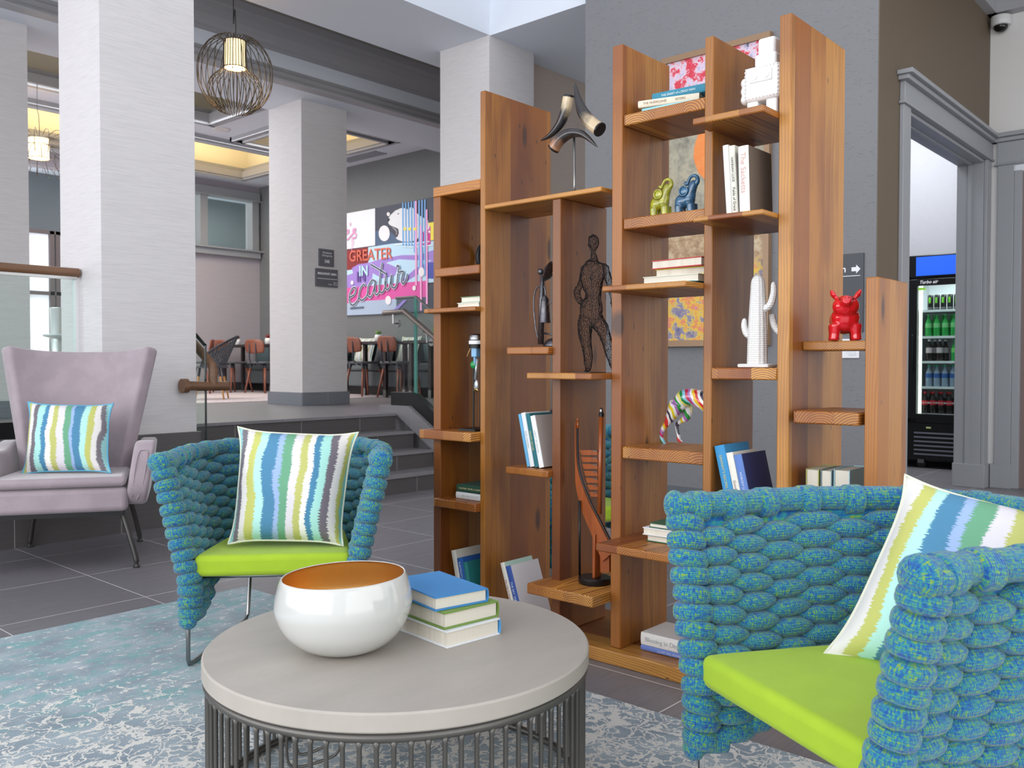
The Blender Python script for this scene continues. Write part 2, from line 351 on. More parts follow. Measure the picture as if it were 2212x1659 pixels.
def paintgrey():
    t = T('concrete_top', rough=.5); o = t.coord('Object'); n = t.noise(t.scale(o, (3, 9, 3)), 1., 5., .6); n2 = t.noise(o, 60., 3.)
    c = t.mix(n, S(186, 176, 167), S(160, 154, 145)); t.set('Base Color', t.mix(t.mul(n2, .2), c, S(150, 146, 138))); t.set('Roughness', t.add(.38, t.mul(n, .2))); t.bump(n2, .06, .0005); return t.m
M_CONC = paintgrey()
def glassmat(name, tint=(.93, .98, .96), rough=0.):
    m = bpy.data.materials.new(name); m.use_nodes = True; nt = m.node_tree; nt.nodes.clear()
    o = nt.nodes.new('ShaderNodeOutputMaterial'); tr = nt.nodes.new('ShaderNodeBsdfTransparent'); gl = nt.nodes.new('ShaderNodeBsdfGlossy'); mx = nt.nodes.new('ShaderNodeMixShader'); fr = nt.nodes.new('ShaderNodeFresnel')
    tr.inputs[0].default_value = (*tint, 1); gl.inputs['Roughness'].default_value = rough; fr.inputs[0].default_value = 1.45
    ge = nt.nodes.new('ShaderNodeNewGeometry'); iv = nt.nodes.new('ShaderNodeMath'); iv.operation = 'SUBTRACT'; iv.inputs[0].default_value = 1; nt.links.new(ge.outputs['Backfacing'], iv.inputs[1]); mu_ = nt.nodes.new('ShaderNodeMath'); mu_.operation = 'MULTIPLY'; nt.links.new(iv.outputs[0], mu_.inputs[0]); nt.links.new(fr.outputs[0], mu_.inputs[1]); nt.links.new(mu_.outputs[0], mx.inputs[0]); nt.links.new(tr.outputs[0], mx.inputs[1]); nt.links.new(gl.outputs[0], mx.inputs[2]); nt.links.new(mx.outputs[0], o.inputs[0]); return m
M_GLASS = glassmat('clear_glass'); M_GEDGE = plain('glass_edge', (70, 130, 118), .1)
def dining_wood():
    t = T('walnut_rail', rough=.4); o = t.coord('Object'); n = t.noise(t.scale(o, (3, 60, 60)), 1., 3.); t.set('Base Color', t.mix(n, S(128, 92, 64), S(82, 54, 36))); return t.m
M_RAIL = dining_wood(); M_WALNUT = plain('walnut', (132, 76, 58), .4); M_OAK = plain('oak_leg', (196, 142, 84), .45)
# ------------------------------------------------------------------ the room (metres; x towards the far right, y towards the far left)
def on(px, py, ax, c):
    """point of the place seen at a pixel of the survey photo, on the plane ax = c"""
    d = _fw+_r2*((px-1106)/F_PX)-_u2*((py-829.5)/F_PX); i = 'xyz'.index(ax); o = Vector((0, 0, EYE)); return o+d*((c-o[i])/d[i])
def B(*a): return MB().box(*a)
struct('floor', B(-6, -6, -.12, 14, 5.42, 0), M_TILE)
fp = MB(); fp.box(-6, 5.44, .02, 3, 6.15, .6); fp.box(5.45, 5.44, .02, 8.5, 6.15, .6); fp.box(-6, 6.15, .02, 8.5, 13.3, .6)
struct('floor_platform', fp, M_PTILE)
rt = MB(); rt.box(-6, 5.42, 0, 2.98, 5.44, .597); rt.box(5.31, 5.42, 0, 8.5, 5.44, .597)
struct('wall_retaining', rt, M_STEP)
st = MB(); 
for k in range(3): st.box(3.0, 5.40+.25*k, .15*k, 5.33, 6.15, .15*(k+1)-.022)
st.box(3.0, 6.14, .44, 5.33, 6.16, .579)
stair = struct('floor_stairs', st, M_STEP)
tr = MB()
for k in range(3): tr.box(3.0, 5.385+.25*k, .15*(k+1)-.022, 5.33, 5.66+.25*k, .15*(k+1))
tr.box(3.0, 6.125, .578, 5.33, 6.3, .6005)
tr.build('tread', M_PTILE, stair)
# carpet of the dining area
struct('floor_carpet', B(-6, 9.25, .6, 8.48, 13.28, .604), speckle('dining_carpet', (196, 184, 186), (110, 104, 112), (16, 16, 2), .55, .62))
# pillars
def pillar(name, x0, y0, x1, y1, z0, z1, zb, mat=M_WP, bm=M_COLB, e=.02):
    p = struct(name, B(x0, y0, z0, x1, y1, z1), mat); B(x0-e, y0-e, z0, x1+e, y1+e, zb).build('tile_base', bm, p, bevel=.002); return p
pillar('wall_pillar_left', 2.385, 5.45, 3.0, 6.05, .0, 3.98, .60, bm=M_STEP, e=.025)
pillar('wall_pillar_middle', 5.82, 5.43, 6.435, 6.06, .6, 3.98, .74)
pillar('wall_pillar_dining', 5.61, 7.97, 6.21, 8.58, .6, 3.87, .74)
pillar('wall_pillar_far_left', 2.29, 7.97, 2.89, 8.58, .6, 3.87, .74)
# ceilings and beams
struct('ceiling_beam_front', B(-6, 5.43, 3.98, 8.5, 6.39, 5.6), M_CEIL)
struct('ceiling_low_right', B(5.83, 2.05, 3.98, 8.9, 5.43, 5.6), M_CEIL)
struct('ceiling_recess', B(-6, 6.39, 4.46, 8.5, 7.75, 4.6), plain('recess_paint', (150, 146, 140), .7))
struct('ceiling_beam_back', B(-6, 7.72, 3.868, 8.5, 8.59, 4.6), M_CEIL)
struct('ceiling_lobby', B(-6, -6, 5.9, 8.5, 5.43, 6.0), M_CEIL)
def crown(name, prof, x0, x1, mat=M_CROWN):
    return struct(name, MB().prism([(x0, y, z) for y, z in prof], (x1-x0, 0, 0)), mat)
crown('trim_1', [(7.72, 4.18), (7.69, 4.18), (7.69, 4.205), (7.665, 4.22), (7.655, 4.25), (7.62, 4.30), (7.56, 4.34), (7.55, 4.37), (7.5, 4.39), (7.49, 4.46), (7.72, 4.46)], -6, 8.5)
crown('trim_2', [(7.72, 4.03), (7.70, 4.03), (7.69, 4.0), (7.665, 3.975), (7.655, 3.93), (7.625, 3.915), (7.61, 3.885), (7.59, 3.88), (7.59, 3.864), (7.72, 3.864)], -6, 8.5)
# dining ceiling with lit trays
Zc = 4.05
def tray(holes):
    xs = sorted({-6, 8.5, *[h[0] for h in holes], *[h[2] for h in holes]}); ys = sorted({8.59, 13.3, *[h[1] for h in holes], *[h[3] for h in holes]}); m = MB()
    for i in range(len(xs)-1):
        for j in range(len(ys)-1):
            cx, cy = (xs[i]+xs[i+1])/2, (ys[j]+ys[j+1])/2
            if not any(h[0] < cx < h[2] and h[1] < cy < h[3] for h in holes): m.box(xs[i], ys[j], Zc, xs[i+1], ys[j+1], Zc+.05)
    return m
HO = [(1.0, 8.75, 5.7, 10.0), (1.0, 10.9, 7.75, 12.6), (6.5, 9.1, 7.75, 10.5)]
struct('ceiling_dining', tray(HO), M_CEIL)
struct('ceiling_dining_upper', B(-6, 8.59, 4.62, 8.5, 13.3, 4.7), M_WARMW)
for k, (x0, y0, x1, y1) in enumerate(HO):
    m = MB()
    for e, z0, z1 in ((0, 4.02, 4.10), (.05, 4.05, 4.17), (.10, 4.0, 4.06)):
        o = .14-e; 
        for a in ((x0-o, y0-o, x1+o, y0-o+.04), (x0-o, y1+o-.04, x1+o, y1+o), (x0-o, y0-o, x0-o+.04, y1+o), (x1+o-.04, y0-o, x1+o, y1+o)): m.box(a[0], a[1], z0-.03, a[2], a[3], z1)
    o = .10
    for a in ((x0-o, y0-o, x1+o, y0+.02), (x0-o, y1-.02, x1+o, y1+o), (x0-o, y0-o, x0+.02, y1+o), (x1-.02, y0-o, x1+o, y1+o)): m.box(a[0], a[1], 4.0, a[2], a[3], 4.10)
    for a in ((x0-.3, y0-.3, x1+.3, y0-.26), (x0-.3, y1+.26, x1+.3, y1+.3), (x0-.3, y0-.3, x0-.26, y1+.3), (x1+.26, y0-.3, x1+.3, y1+.3)): m.box(a[0], a[1], 4.1, a[2], a[3], 4.62, 1)
    n = max(1, round((x1-x0)/1.25))     # inner coffer frames under the upper ceiling
    for i in range(n):
        u0 = x0+(x1-x0)*i/n+.18; u1 = x0+(x1-x0)*(i+1)/n-.18
        for s_, z in ((0, 4.58), (.07, 4.60)):
            for a in ((u0+s_, y0+.25+s_, u1-s_, y0+.31+s_), (u0+s_, y1-.31-s_, u1-s_, y1-.25-s_), (u0+s_, y0+.25+s_, u0+.06+s_, y1-.25-s_), (u1-.06-s_, y0+.25+s_, u1-s_, y1-.25-s_)): m.box(a[0], a[1], z-.05, a[2], a[3], 4.62, 1)
    struct('trim_%d' % (3+k), m, [M_CROWN, M_WARMW])
    w = (1, .80, .47)
    if k: area('cove_light', ((x0+x1)/2, (y0+y1)/2, 4.16), (radians(180), 0, 0), x1-x0-.1, y1-y0-.1, 9*(x1-x0)*(y1-y0), w)
area('dining_fill', (4.5, 10.6, 4.0), (0, 0, 0), 6, 3, 200, (.94, .97, 1))  # broad fill added to brighten the dining area, not an actual fixture
# far walls
struct('wall_pink', MB().box(-6, 13.3, .6, 8.5, 13.5, 2.93).box(-6, 13.3, 3.84, 8.5, 13.5, 4.6).box(8.36, 13.3, 2.93, 8.5, 13.5, 3.84).box(5.6, 13.3, 2.93, 6.2, 13.5, 3.84), M_PINK)
struct('baseboard_pink', B(-6, 13.27, .6, 8.5, 13.3, .74), plain('dark_base', (70, 70, 72), .5))
struct('wall_mural', B(8.5, 5.5, 0, 8.7, 13.5, 4.6), M_MURALW)
struct('wall_beside_pillar', B(6.435, 5.61, .6, 8.5, 5.75, 4.0), wallpaper('lamplit_wallpaper', (196, 178, 162), .92))  # warm lamplight on this wall is put into its wallpaper colour
# clerestory window in the pink wall
w1 = struct('window_1', MB().box(6.2, 13.22, 3.80, 8.47, 13.36, 3.93).box(6.2, 13.18, 3.78, 8.52, 13.36, 3.80).box(8.33, 13.24, 2.93, 8.45, 13.4, 3.8).box(6.2, 13.24, 2.93, 6.3, 13.4, 3.8).box(7.38, 13.24, 2.93, 7.51, 13.4, 3.8), M_TRIM)
MB().box(6.1, 13.15, 2.93, 8.54, 13.4, 2.955).box(6.15, 13.2, 2.83, 8.46, 13.3, 2.93).build('window_sill', M_TRIM, w1)
B(6.2, 13.38, 2.93, 8.4, 13.39, 3.82).build('window_pane', M_GLASS, w1)
rb = struct('wall_room_beyond', MB().box(5.6, 15.6, 2, 10.8, 15.7, 5).box(10.4, 13.5, 2, 10.5, 15.7, 5), plain('room_beyond_paint', (116, 122, 124), .7)); struct('ceiling_room_beyond', B(5, 13.5, 4.2, 10.6, 15.7, 4.3), M_CEIL)
area('room_beyond_lamp', (8, 14.5, 4.1), (0, 0, 0), 2.5, .8, 30)
pc = thing('wall_picture', 'dark edged picture seen through the high window of the pink wall', 'picture', (8.6, 15.58, 3.0))
B(7.4, 15.52, 2.6, 9.3, 15.58, 3.25).build('canvas', plain('slate_canvas', (92, 96, 104), .7), pc); B(9.3, 15.5, 2.6, 9.36, 15.58, 3.25).build('frame', M_BLACK, pc)
# storefront window seen between the left pillars
w2 = struct('window_2', MB(), M_BLACK)
mf = M_ = plain('bronze_mullion', (84, 76, 80), .5)
m = MB(); 
for x in (4.3, 4.75, 5.09, 5.17, 5.45): m.box(x-.03, 13.2, .9, x+.03, 13.28, 2.92)
for z in (.9, 2.04, 2.9): m.box(4.2, 13.2, z-.025, 5.6, 13.28, z+.025)
bpy.data.objects.remove(w2); w2 = struct('window_2', m, mf)
B(4.2, 13.26, .9, 5.6, 13.27, 2.9).build('window_pane', glow('bright_daylight_pane', (218, 222, 232), .62), w2)
# ---------------- right side: picture wall block, doorway wall, alcove
struct('wall_picture_side', MB().box(5.75, 2.006, 0, 5.95, 4.31, 5.9), M_DARK)
struct('baseboard_picture_side', B(5.735, 2.0, 0, 5.75, 4.31, .14), plain('slate_base', (96, 100, 106), .5))
struct('wall_doorway', MB().box(5.752, 2.0, 0, 6.27, 2.2, 4.2).box(8.29, 2.0, 0, 8.42, 2.2, 4.2).box(6.27, 2.0, 2.78, 8.29, 2.2, 4.2), M_BROWN)
struct('wall_alcove_left', B(5.95, 4.21, 0, 10.6, 4.31, 3.98), M_LGREY)
struct('wall_alcove_back', B(10.2, 2.2, 0, 10.3, 4.3, 4.0), M_LGREY); struct('wall_alcove_right', B(8.42, 2.10, 0, 10.3, 2.2, 4.0), M_LGREY)
struct('ceiling_alcove', B(5.95, 2.2, 3.92, 10.3, 4.2, 3.98), M_CEIL)
area('alcove_lamp', (8.6, 3.2, 3.88), (0, 0, 0), 2.2, 1, 85, (.95, .97, 1))
d1 = struct('door_1', MB().box(6.14, 1.972, .14, 6.29, 2.0, 2.78).box(8.27, 1.972, .14, 8.40, 2.0, 2.78).box(6.14, 1.965, 2.80, 8.42, 2.0, 2.93).box(6.27, 2.0, 0, 6.30, 2.21, 2.78).box(8.26, 2.0, 0, 8.29, 2.21, 2.78).box(6.27, 2.0, 2.755, 8.29, 2.21, 2.785), M_TRIM, bevel=.004)
MB().box(6.12, 1.955, 2.78, 8.44, 2.0, 2.80).box(6.10, 1.93, 2.93, 8.42, 2.0, 2.96).box(6.08, 1.90, 2.96, 8.42, 2.0, 2.99).build('head_moulding', M_TRIM, d1, bevel=.004)
MB().box(6.13, 1.96, 0, 6.31, 2.215, .20).box(8.24, 1.96, 0, 8.415, 2.215, .20).build('plinth_block', M_TRIM, d1, bevel=.003)
MB().box(6.30, 2.09, .2, 6.312, 2.12, 2.755).box(8.248, 2.09, .2, 8.26, 2.12, 2.755).box(6.3, 2.09, 2.743, 8.26, 2.12, 2.755).build('door_stop', M_TRIM, d1)
struct('wall_right_white', MB().box(8.42, -1.5, 2.97, 8.56, 2.1, 4.2).box(8.42, 1.91, 0, 8.56, 2.0, 2.97), M_WHITE)
d2 = struct('door_2', MB().box(8.39, 1.80, 0, 8.45, 1.925, 2.74).box(8.385, -.3, 2.74, 8.45, 1.93, 2.93).box(8.40, 1.74, 0, 8.5, 1.80, 2.68), M_TRIM, bevel=.004)
MB().box(8.33, -1.5, 2.965, 8.45, 2.0, 3.0).box(8.36, -1.5, 2.93, 8.45, 1.97, 2.965).box(8.37, -1.5, 2.735, 8.45, 1.95, 2.75).build('head_moulding', M_TRIM, d2, bevel=.004)
B(8.38, 1.79, 0, 8.45, 1.95, .2).build('plinth_block', M_TRIM, d2)
B(8.44, .6, 0, 8.48, 1.74, 2.68).build('door_panel', T('door_veneer', S(122, 104, 100), .5).m, d2)
struct('wall_right_of_door', B(8.45, -1.5, 0, 8.56, .6, 2.97), M_WHITE)
dk = T('dark_slatted_ceiling', S(74, 56, 50), .6); o_ = dk.sep(dk.coord('Object')); dk.bump(dk.m_('SINE', dk.mul(o_[0], 260.)), .8, .004)
struct('ceiling_right', B(5.76, -3, 4.18, 8.6, 2.0, 4.3), dk.m)
struct('trim_7', MB().box(5.76, 1.93, 4.0, 8.42, 2.0, 4.18).box(8.30, -3, 4.0, 8.42, 2.0, 4.18).box(5.76, 1.80, 4.12, 8.42, 1.93, 4.18), M_CROWN)

# ------------------------------------------------------------------ railings
def railing(name, label, rail_pts, glass, shoe, mat=M_RAIL, r=.03, rn='handrail'):
    t = thing(name, label, 'railing', (rail_pts[0][0], rail_pts[0][1], .6))
    for i, g in enumerate(glass): MB().prism(g[0], g[1]).build('glass_panel', [M_GLASS], t)
    for s_ in shoe: MB().prism(s_[0], s_[1]).build('base_shoe', M_BLACK, t, bevel=.003)
    MB().tube(rail_pts, r, 14).build(rn, mat, t, smooth=True, autos=40); return t
R1 = railing('glass_railing', 'glass balustrade with brown wooden top rail ending at the left pillar', [(-1.5, 5.75, 1.618), (2.372, 5.75, 1.618)],
        [([(-1.5, 5.744, .66), (2.34, 5.744, .66), (2.34, 5.744, 1.6), (-1.5, 5.744, 1.6)], (0, .012, 0))], [([(-1.5, 5.71, .6), (2.37, 5.71, .6), (2.37, 5.71, .70), (-1.5, 5.71, .70)], (0, .08, 0))])
B(-1.5, 5.735, 1.575, 2.36, 5.765, 1.592).build('cap_channel', plain('cap_alu', (190, 190, 188), .3, .8), R1)
B(2.34, 5.742, .68, 2.352, 5.758, 1.6).build('glass_edge', plain('white_seal', (210, 222, 220), .3), R1)
def slope(y, z0=1.18): return z0+max(0, min(y, 6.15)-5.4)*.6
R2 = railing('stair_handrail', 'wooden stair handrail returning to the tall left pillar beside a dark glass edge', spline([(3.09, 6.3, 1.52), (3.09, 6.1, 1.46)], 2)+[(3.09, 5.45, 1.07), (3.09, 5.40, 1.03), (3.085, 5.385, .99), (3.085, 5.385, .905)],
        [([(3.03, 5.40, .02), (3.03, 6.4, .62), (3.03, 6.4, 1.72), (3.03, 6.1, 1.6), (3.03, 5.40, 1.165)], (.014, 0, 0))], [])
MB().tube([(2.885, 5.385, .905), (3.19, 5.385, .90)], .03, 14).build('return_bar', M_RAIL, R2, smooth=True, autos=40)
MB().tube([(2.862, 5.385, .905), (2.90, 5.385, .905)], .047, 18).tube([(2.885, 5.43, .905), (2.885, 5.385, .905)], .02, 12).build('wall_flange', M_RAIL, R2, smooth=True, autos=40)
MB().tube([(3.037, 6.4, 1.73), (3.037, 6.1, 1.605), (3.037, 5.40, 1.17)], .012, 6).tube([(3.037, 5.396, 1.17), (3.037, 5.396, .02)], .008, 6).build('glass_edge', plain('black_glass_edge', (10, 22, 20), .2), R2)
cy = [(6.37, .60), (6.37, .67), (5.97, .67), (5.15, .17), (5.15, .0), (5.42, 0), (5.42, .15), (5.9, .45), (6.15, .6)]
curb = struct('trim_8', MB().prism([(5.33, y, z) for y, z in cy], (.15, 0, 0)), M_PTILE)
R3 = railing('glass_railing', 'glass stair balustrade with a steel handrail on brackets, beside the striped banquette', [(5.33, 6.30, 1.517), (5.33, 6.02, 1.524), (5.33, 5.2, 1.02)],
        [([(5.40, 6.22, .70), (5.40, 6.22, 1.65), (5.40, 5.96, 1.65), (5.40, 5.96, .72)], (.014, 0, 0)), ([(5.40, 5.94, .72), (5.40, 5.94, 1.65), (5.40, 5.15, 1.15), (5.40, 5.15, .24)], (.014, 0, 0))],
        [([(5.37, 6.25, .67), (5.37, 6.25, .79), (5.37, 5.95, .79), (5.37, 5.15, .30), (5.37, 5.15, .17), (5.37, 5.97, .67)], (.08, 0, 0))], plain('handrail_metal', (140, 130, 124), .35, .8), .024)
MB().tube([(5.407, 6.22, 1.655), (5.407, 5.95, 1.655), (5.407, 5.15, 1.155)], .012, 6).build('cap_channel', plain('cap_grey', (120, 120, 118), .35, .7), R3)
MB().box(5.399, 5.935, .72, 5.416, 5.965, 1.65).build('glass_edge', M_GEDGE, R3)
for y, z in ((6.17, 1.42), (5.72, 1.24)):
    MB().tube([(5.33, y, z+.09), (5.33, y, z), (5.39, y, z)], .010, 8).tube([(5.33, y+.05, z+.085), (5.33, y-.05, z+.085-.03*(y < 6))], .010, 6).lathe([(.034, 0), (.034, .014), (.02, .02)], (5.38, y, z), 18, M=Matrix.Rotation(radians(90), 4, 'Y')).build('bracket', M_STEEL, R3, smooth=True, autos=35)
# signs on the far pillar
M_SIGN = plain('slate_sign', (98, 98, 104), .5); M_SIGND = plain('dark_sign', (66, 68, 74), .5); M_LET = plain('sign_white', (232, 232, 236), .5)
s1 = thing('wall_sign', 'small grey sign reading 245 on the far pillar, the upper of two', 'sign', (5.92, 7.95, 2.2))
B(5.82, 7.945, 2.115, 6.015, 7.968, 2.30).build('plate', M_SIGN, s1, bevel=.002)
FY = lambda x, z: frame((x, 7.943, z), (1, 0, 0), (0, 0, 1))
text('Maximum\nOccupancy', .030, FY(5.92, 2.245), M_LET, s1); text('245', .045, FY(5.92, 2.165), M_LET, s1, bold=.001)
s2 = thing('wall_sign', 'grey sign reading BREAKFAST AREA, the lower of the two on the far pillar', 'sign', (5.92, 7.95, 2.0))
B(5.775, 7.945, 1.89, 6.065, 7.968, 2.085).build('plate', M_SIGN, s2, bevel=.002)
text('BREAKFAST AREA', .032, FY(5.92, 2.03), M_LET, s2, bold=.001); text('hours\n6 am - 10 am', .022, FY(6.055, 1.93), M_LET, s2, align='RIGHT'); B(5.79, 7.942, 1.974, 6.055, 7.945, 1.979).build('rule', M_LET, s2)
# way-finding sign on the picture wall and the switch plate under it
s3 = thing('wall_sign', 'tall charcoal direction sign with a white arrow behind the red pig', 'sign', (5.74, 2.3, 1.5))
B(5.735, 2.08, 1.258, 5.75, 2.52, 1.764).build('plate', M_SIGND, s3, bevel=.002)
FX = lambda y, z: frame((5.732, y, z), (0, -1, 0), (0, 0, 1))
text('Restroom', .062, FX(2.19, 1.665), M_LET, s3, align='RIGHT', bold=.001); text('Fitness\nCenter', .062, FX(2.42, 1.50), M_LET, s3, align='LEFT', bold=.001)
MB().prism([(5.7335, y, z) for y, z in ((2.155, 1.675), (2.125, 1.675), (2.125, 1.69), (2.098, 1.662), (2.125, 1.634), (2.125, 1.649), (2.155, 1.649))], (-.0015, 0, 0)).box(5.732, 2.10, 1.618, 5.7345, 2.5, 1.622).build('arrow', M_LET, s3)
s4 = thing('switch_plate', 'white double wall plate low beneath the charcoal direction sign', 'switch', (5.74, 2.15, 1.14))
B(5.74, 2.105, 1.09, 5.75, 2.24, 1.215).build('plate', plain('white_plastic', (228, 228, 232), .4), s4, bevel=.003); MB().box(5.735, 2.125, 1.11, 5.741, 2.165, 1.14).build('rocker', plain('white_rocker', (214, 214, 218), .3), s4)
# security camera
c1 = thing('dome_camera', 'white dome security camera under the dark ceiling corner', 'camera', (8.3, 1.9, 3.99))
MB().lathe([(.075, .0), (.078, -.06), (.07, -.075), (.05, -.078)], (8.35, 1.905, 3.975), 28).build('housing', plain('cam_white', (214, 214, 214), .35), c1, smooth=True, autos=40)
MB().ell((8.35, 1.905, 3.895), (.055, .055, .05), nu=20, nv=12).build('lens_dome', plain('dark_dome', (14, 14, 16), .08), c1, smooth=True)
# recessed lamp, vent
rl = thing('ceiling_light', 'round recessed ceiling lamp glowing warm over the dining room', 'light', (6.07, 10.34, 4.04))
MB().lathe([(.075, -.004), (.11, -.006), (.11, 0)], (6.07, 10.34, 4.05), 28).build('trim_ring', M_WHITE, rl, smooth=True); MB().lathe([(.0001, -.003), (.078, -.003)], (6.07, 10.34, 4.05), 24).build('lens', glow('warm_lens', (255, 240, 205), 5), rl)
vt = thing('ceiling_vent', 'slotted air vent in the pale ceiling above the mural', 'vent', (8.22, 10.2, 4.05)); m = MB()
for k in range(4): m.box(8.10+.06*k, 9.75, 4.038, 8.13+.06*k, 10.6, 4.05)
m.build('louvre', plain('vent_grey', (150, 152, 158), .5), vt)
# ------------------------------------------------------------------ bookcase
BX = 2.56
bc = thing('bookcase', 'tall open bookcase of thick reclaimed orange pine planks', 'bookcase', (2.7, 1.8, 0))
def up(y0, y1, z1, xb, x0=BX, mat=M_UP, z0=.05): B(x0, y0, z0, xb, y1, z1).build('upright', mat, bc, bevel=.0035)
up(2.666, 2.708, 1.744, 2.86); up(2.411, 2.438, 2.13, 2.973); up(2.03, 2.069, 1.659, 2.851, mat=M_UP); up(1.759, 1.802, 2.157, 2.868, mat=M_UPL)
up(1.409, 1.44, 2.10, 2.854); up(1.148, 1.187, 2.105, 2.981, mat=M_UPL); up(.885, .922, 1.298, 2.81, mat=M_UPL)
def shelf(x0, y0, y1, z0, z1, xb=2.84, mat=M_SH, n='shelf'): B(x0, y0, z0, xb, y1, z1).build(n, mat, bc, bevel=.0045)
shelf(2.56, 2.438, 2.71, 1.744, 1.786, mat=M_CAP); shelf(2.553, 2.438, 2.692, 1.410, 1.446); shelf(2.530, 2.438, 2.735, 1.260, 1.279)
shelf(2.505, 2.438, 2.737, .739, .777); shelf(2.533, 2.438, 2.68, .457, .492)
shelf(2.553, 1.843, 2.411, 1.659, 1.677, mat=M_CAP); shelf(2.537, 2.069, 2.276, 1.086, 1.114); shelf(2.536, 2.069, 2.279, .627, .654)
shelf(2.442, 1.802, 2.093, .996, 1.018); shelf(2.454, 1.802, 2.100, .208, .247)
shelf(2.566, 1.44, 1.759, 1.874, 1.913); shelf(2.567, 1.44, 1.759, 1.516, 1.555); shelf(2.447, 1.44, 1.763, 1.294, 1.313); shelf(2.566, 1.44, 1.759, .720, .762); shelf(2.42, 1.44, 1.765, .418, .445)
shelf(2.457, 1.187, 1.425, 1.796, 1.817); shelf(2.459, 1.187, 1.424, 1.494, 1.510); shelf(2.555, 1.187, 1.409, 1.001, 1.039); shelf(2.56, 1.187, 1.409, .50, .535)
shelf(2.655, .922, 1.148, 1.092, 1.121); shelf(2.55, .935, 1.13, .873, .911); shelf(2.6, .922, 1.148, .455, .49)
B(2.525, .86, 0, 2.95, 2.74, .05).build('base_board', M_BASE, bc, bevel=.004)
# ------------------------------------------------------------------ coffee table
ct = thing('coffee_table', 'round concrete-topped drum coffee table on a cage of grey metal rods', 'table', (1.42, 1.62, .012))
CX, CY, CR = 1.42, 1.62, .457
MB().lathe([(.0001, .38), (CR-.004, .38), (CR, .376), (CR, .343), (CR-.004, .339), (.0001, .339)], (CX, CY, 0), 120).build('tabletop', M_CONC, ct, smooth=True, autos=30)
def ringp(r, z, n=96): return [(CX+r*cos(2*pi*i/n), CY+r*sin(2*pi*i/n), z) for i in range(n)]
MB().tube(ringp(CR-.012, .328), .0105, 10, closed=True).build('top_ring', M_GUN, ct, smooth=True)
MB().tube(ringp(CR-.012, .022), .010, 10, closed=True).build('bottom_ring', M_GUN, ct, smooth=True)
rod0 = None; NR = 84
for i in range(NR):
    a = 2*pi*i/NR; p = (CX+(CR-.012)*cos(a), CY+(CR-.012)*sin(a))
    if rod0 is None:
        q = MB().tube([(p[0], p[1], .02), (p[0], p[1], .028), (p[0], p[1], .308), (p[0], p[1], .326)], [.008, .005, .005, .009], 8); rod0 = q.build('rod', M_GUN, ct, smooth=True)
        rod0.data.transform(Matrix.Translation((-(p[0]-1.42), -(p[1]-1.62), 0))); r_ = rod0; R0 = (p[0]-1.42, p[1]-1.62)
        r_.location = (R0[0], R0[1], 0)
    else: r_ = rod0.copy(); COL.objects.link(r_); r_.location = (p[0]-1.42, p[1]-1.62, 0)
# ------------------------------------------------------------------ rug
rg = MB().box(-2.5, -1.2, .0, 2.25, 3.65, .012).build('area_rug', M_RUG, None, bevel=.004); props(rg, 'large blue grey rug with white coral pattern and teal patches under the coffee table', 'rug')
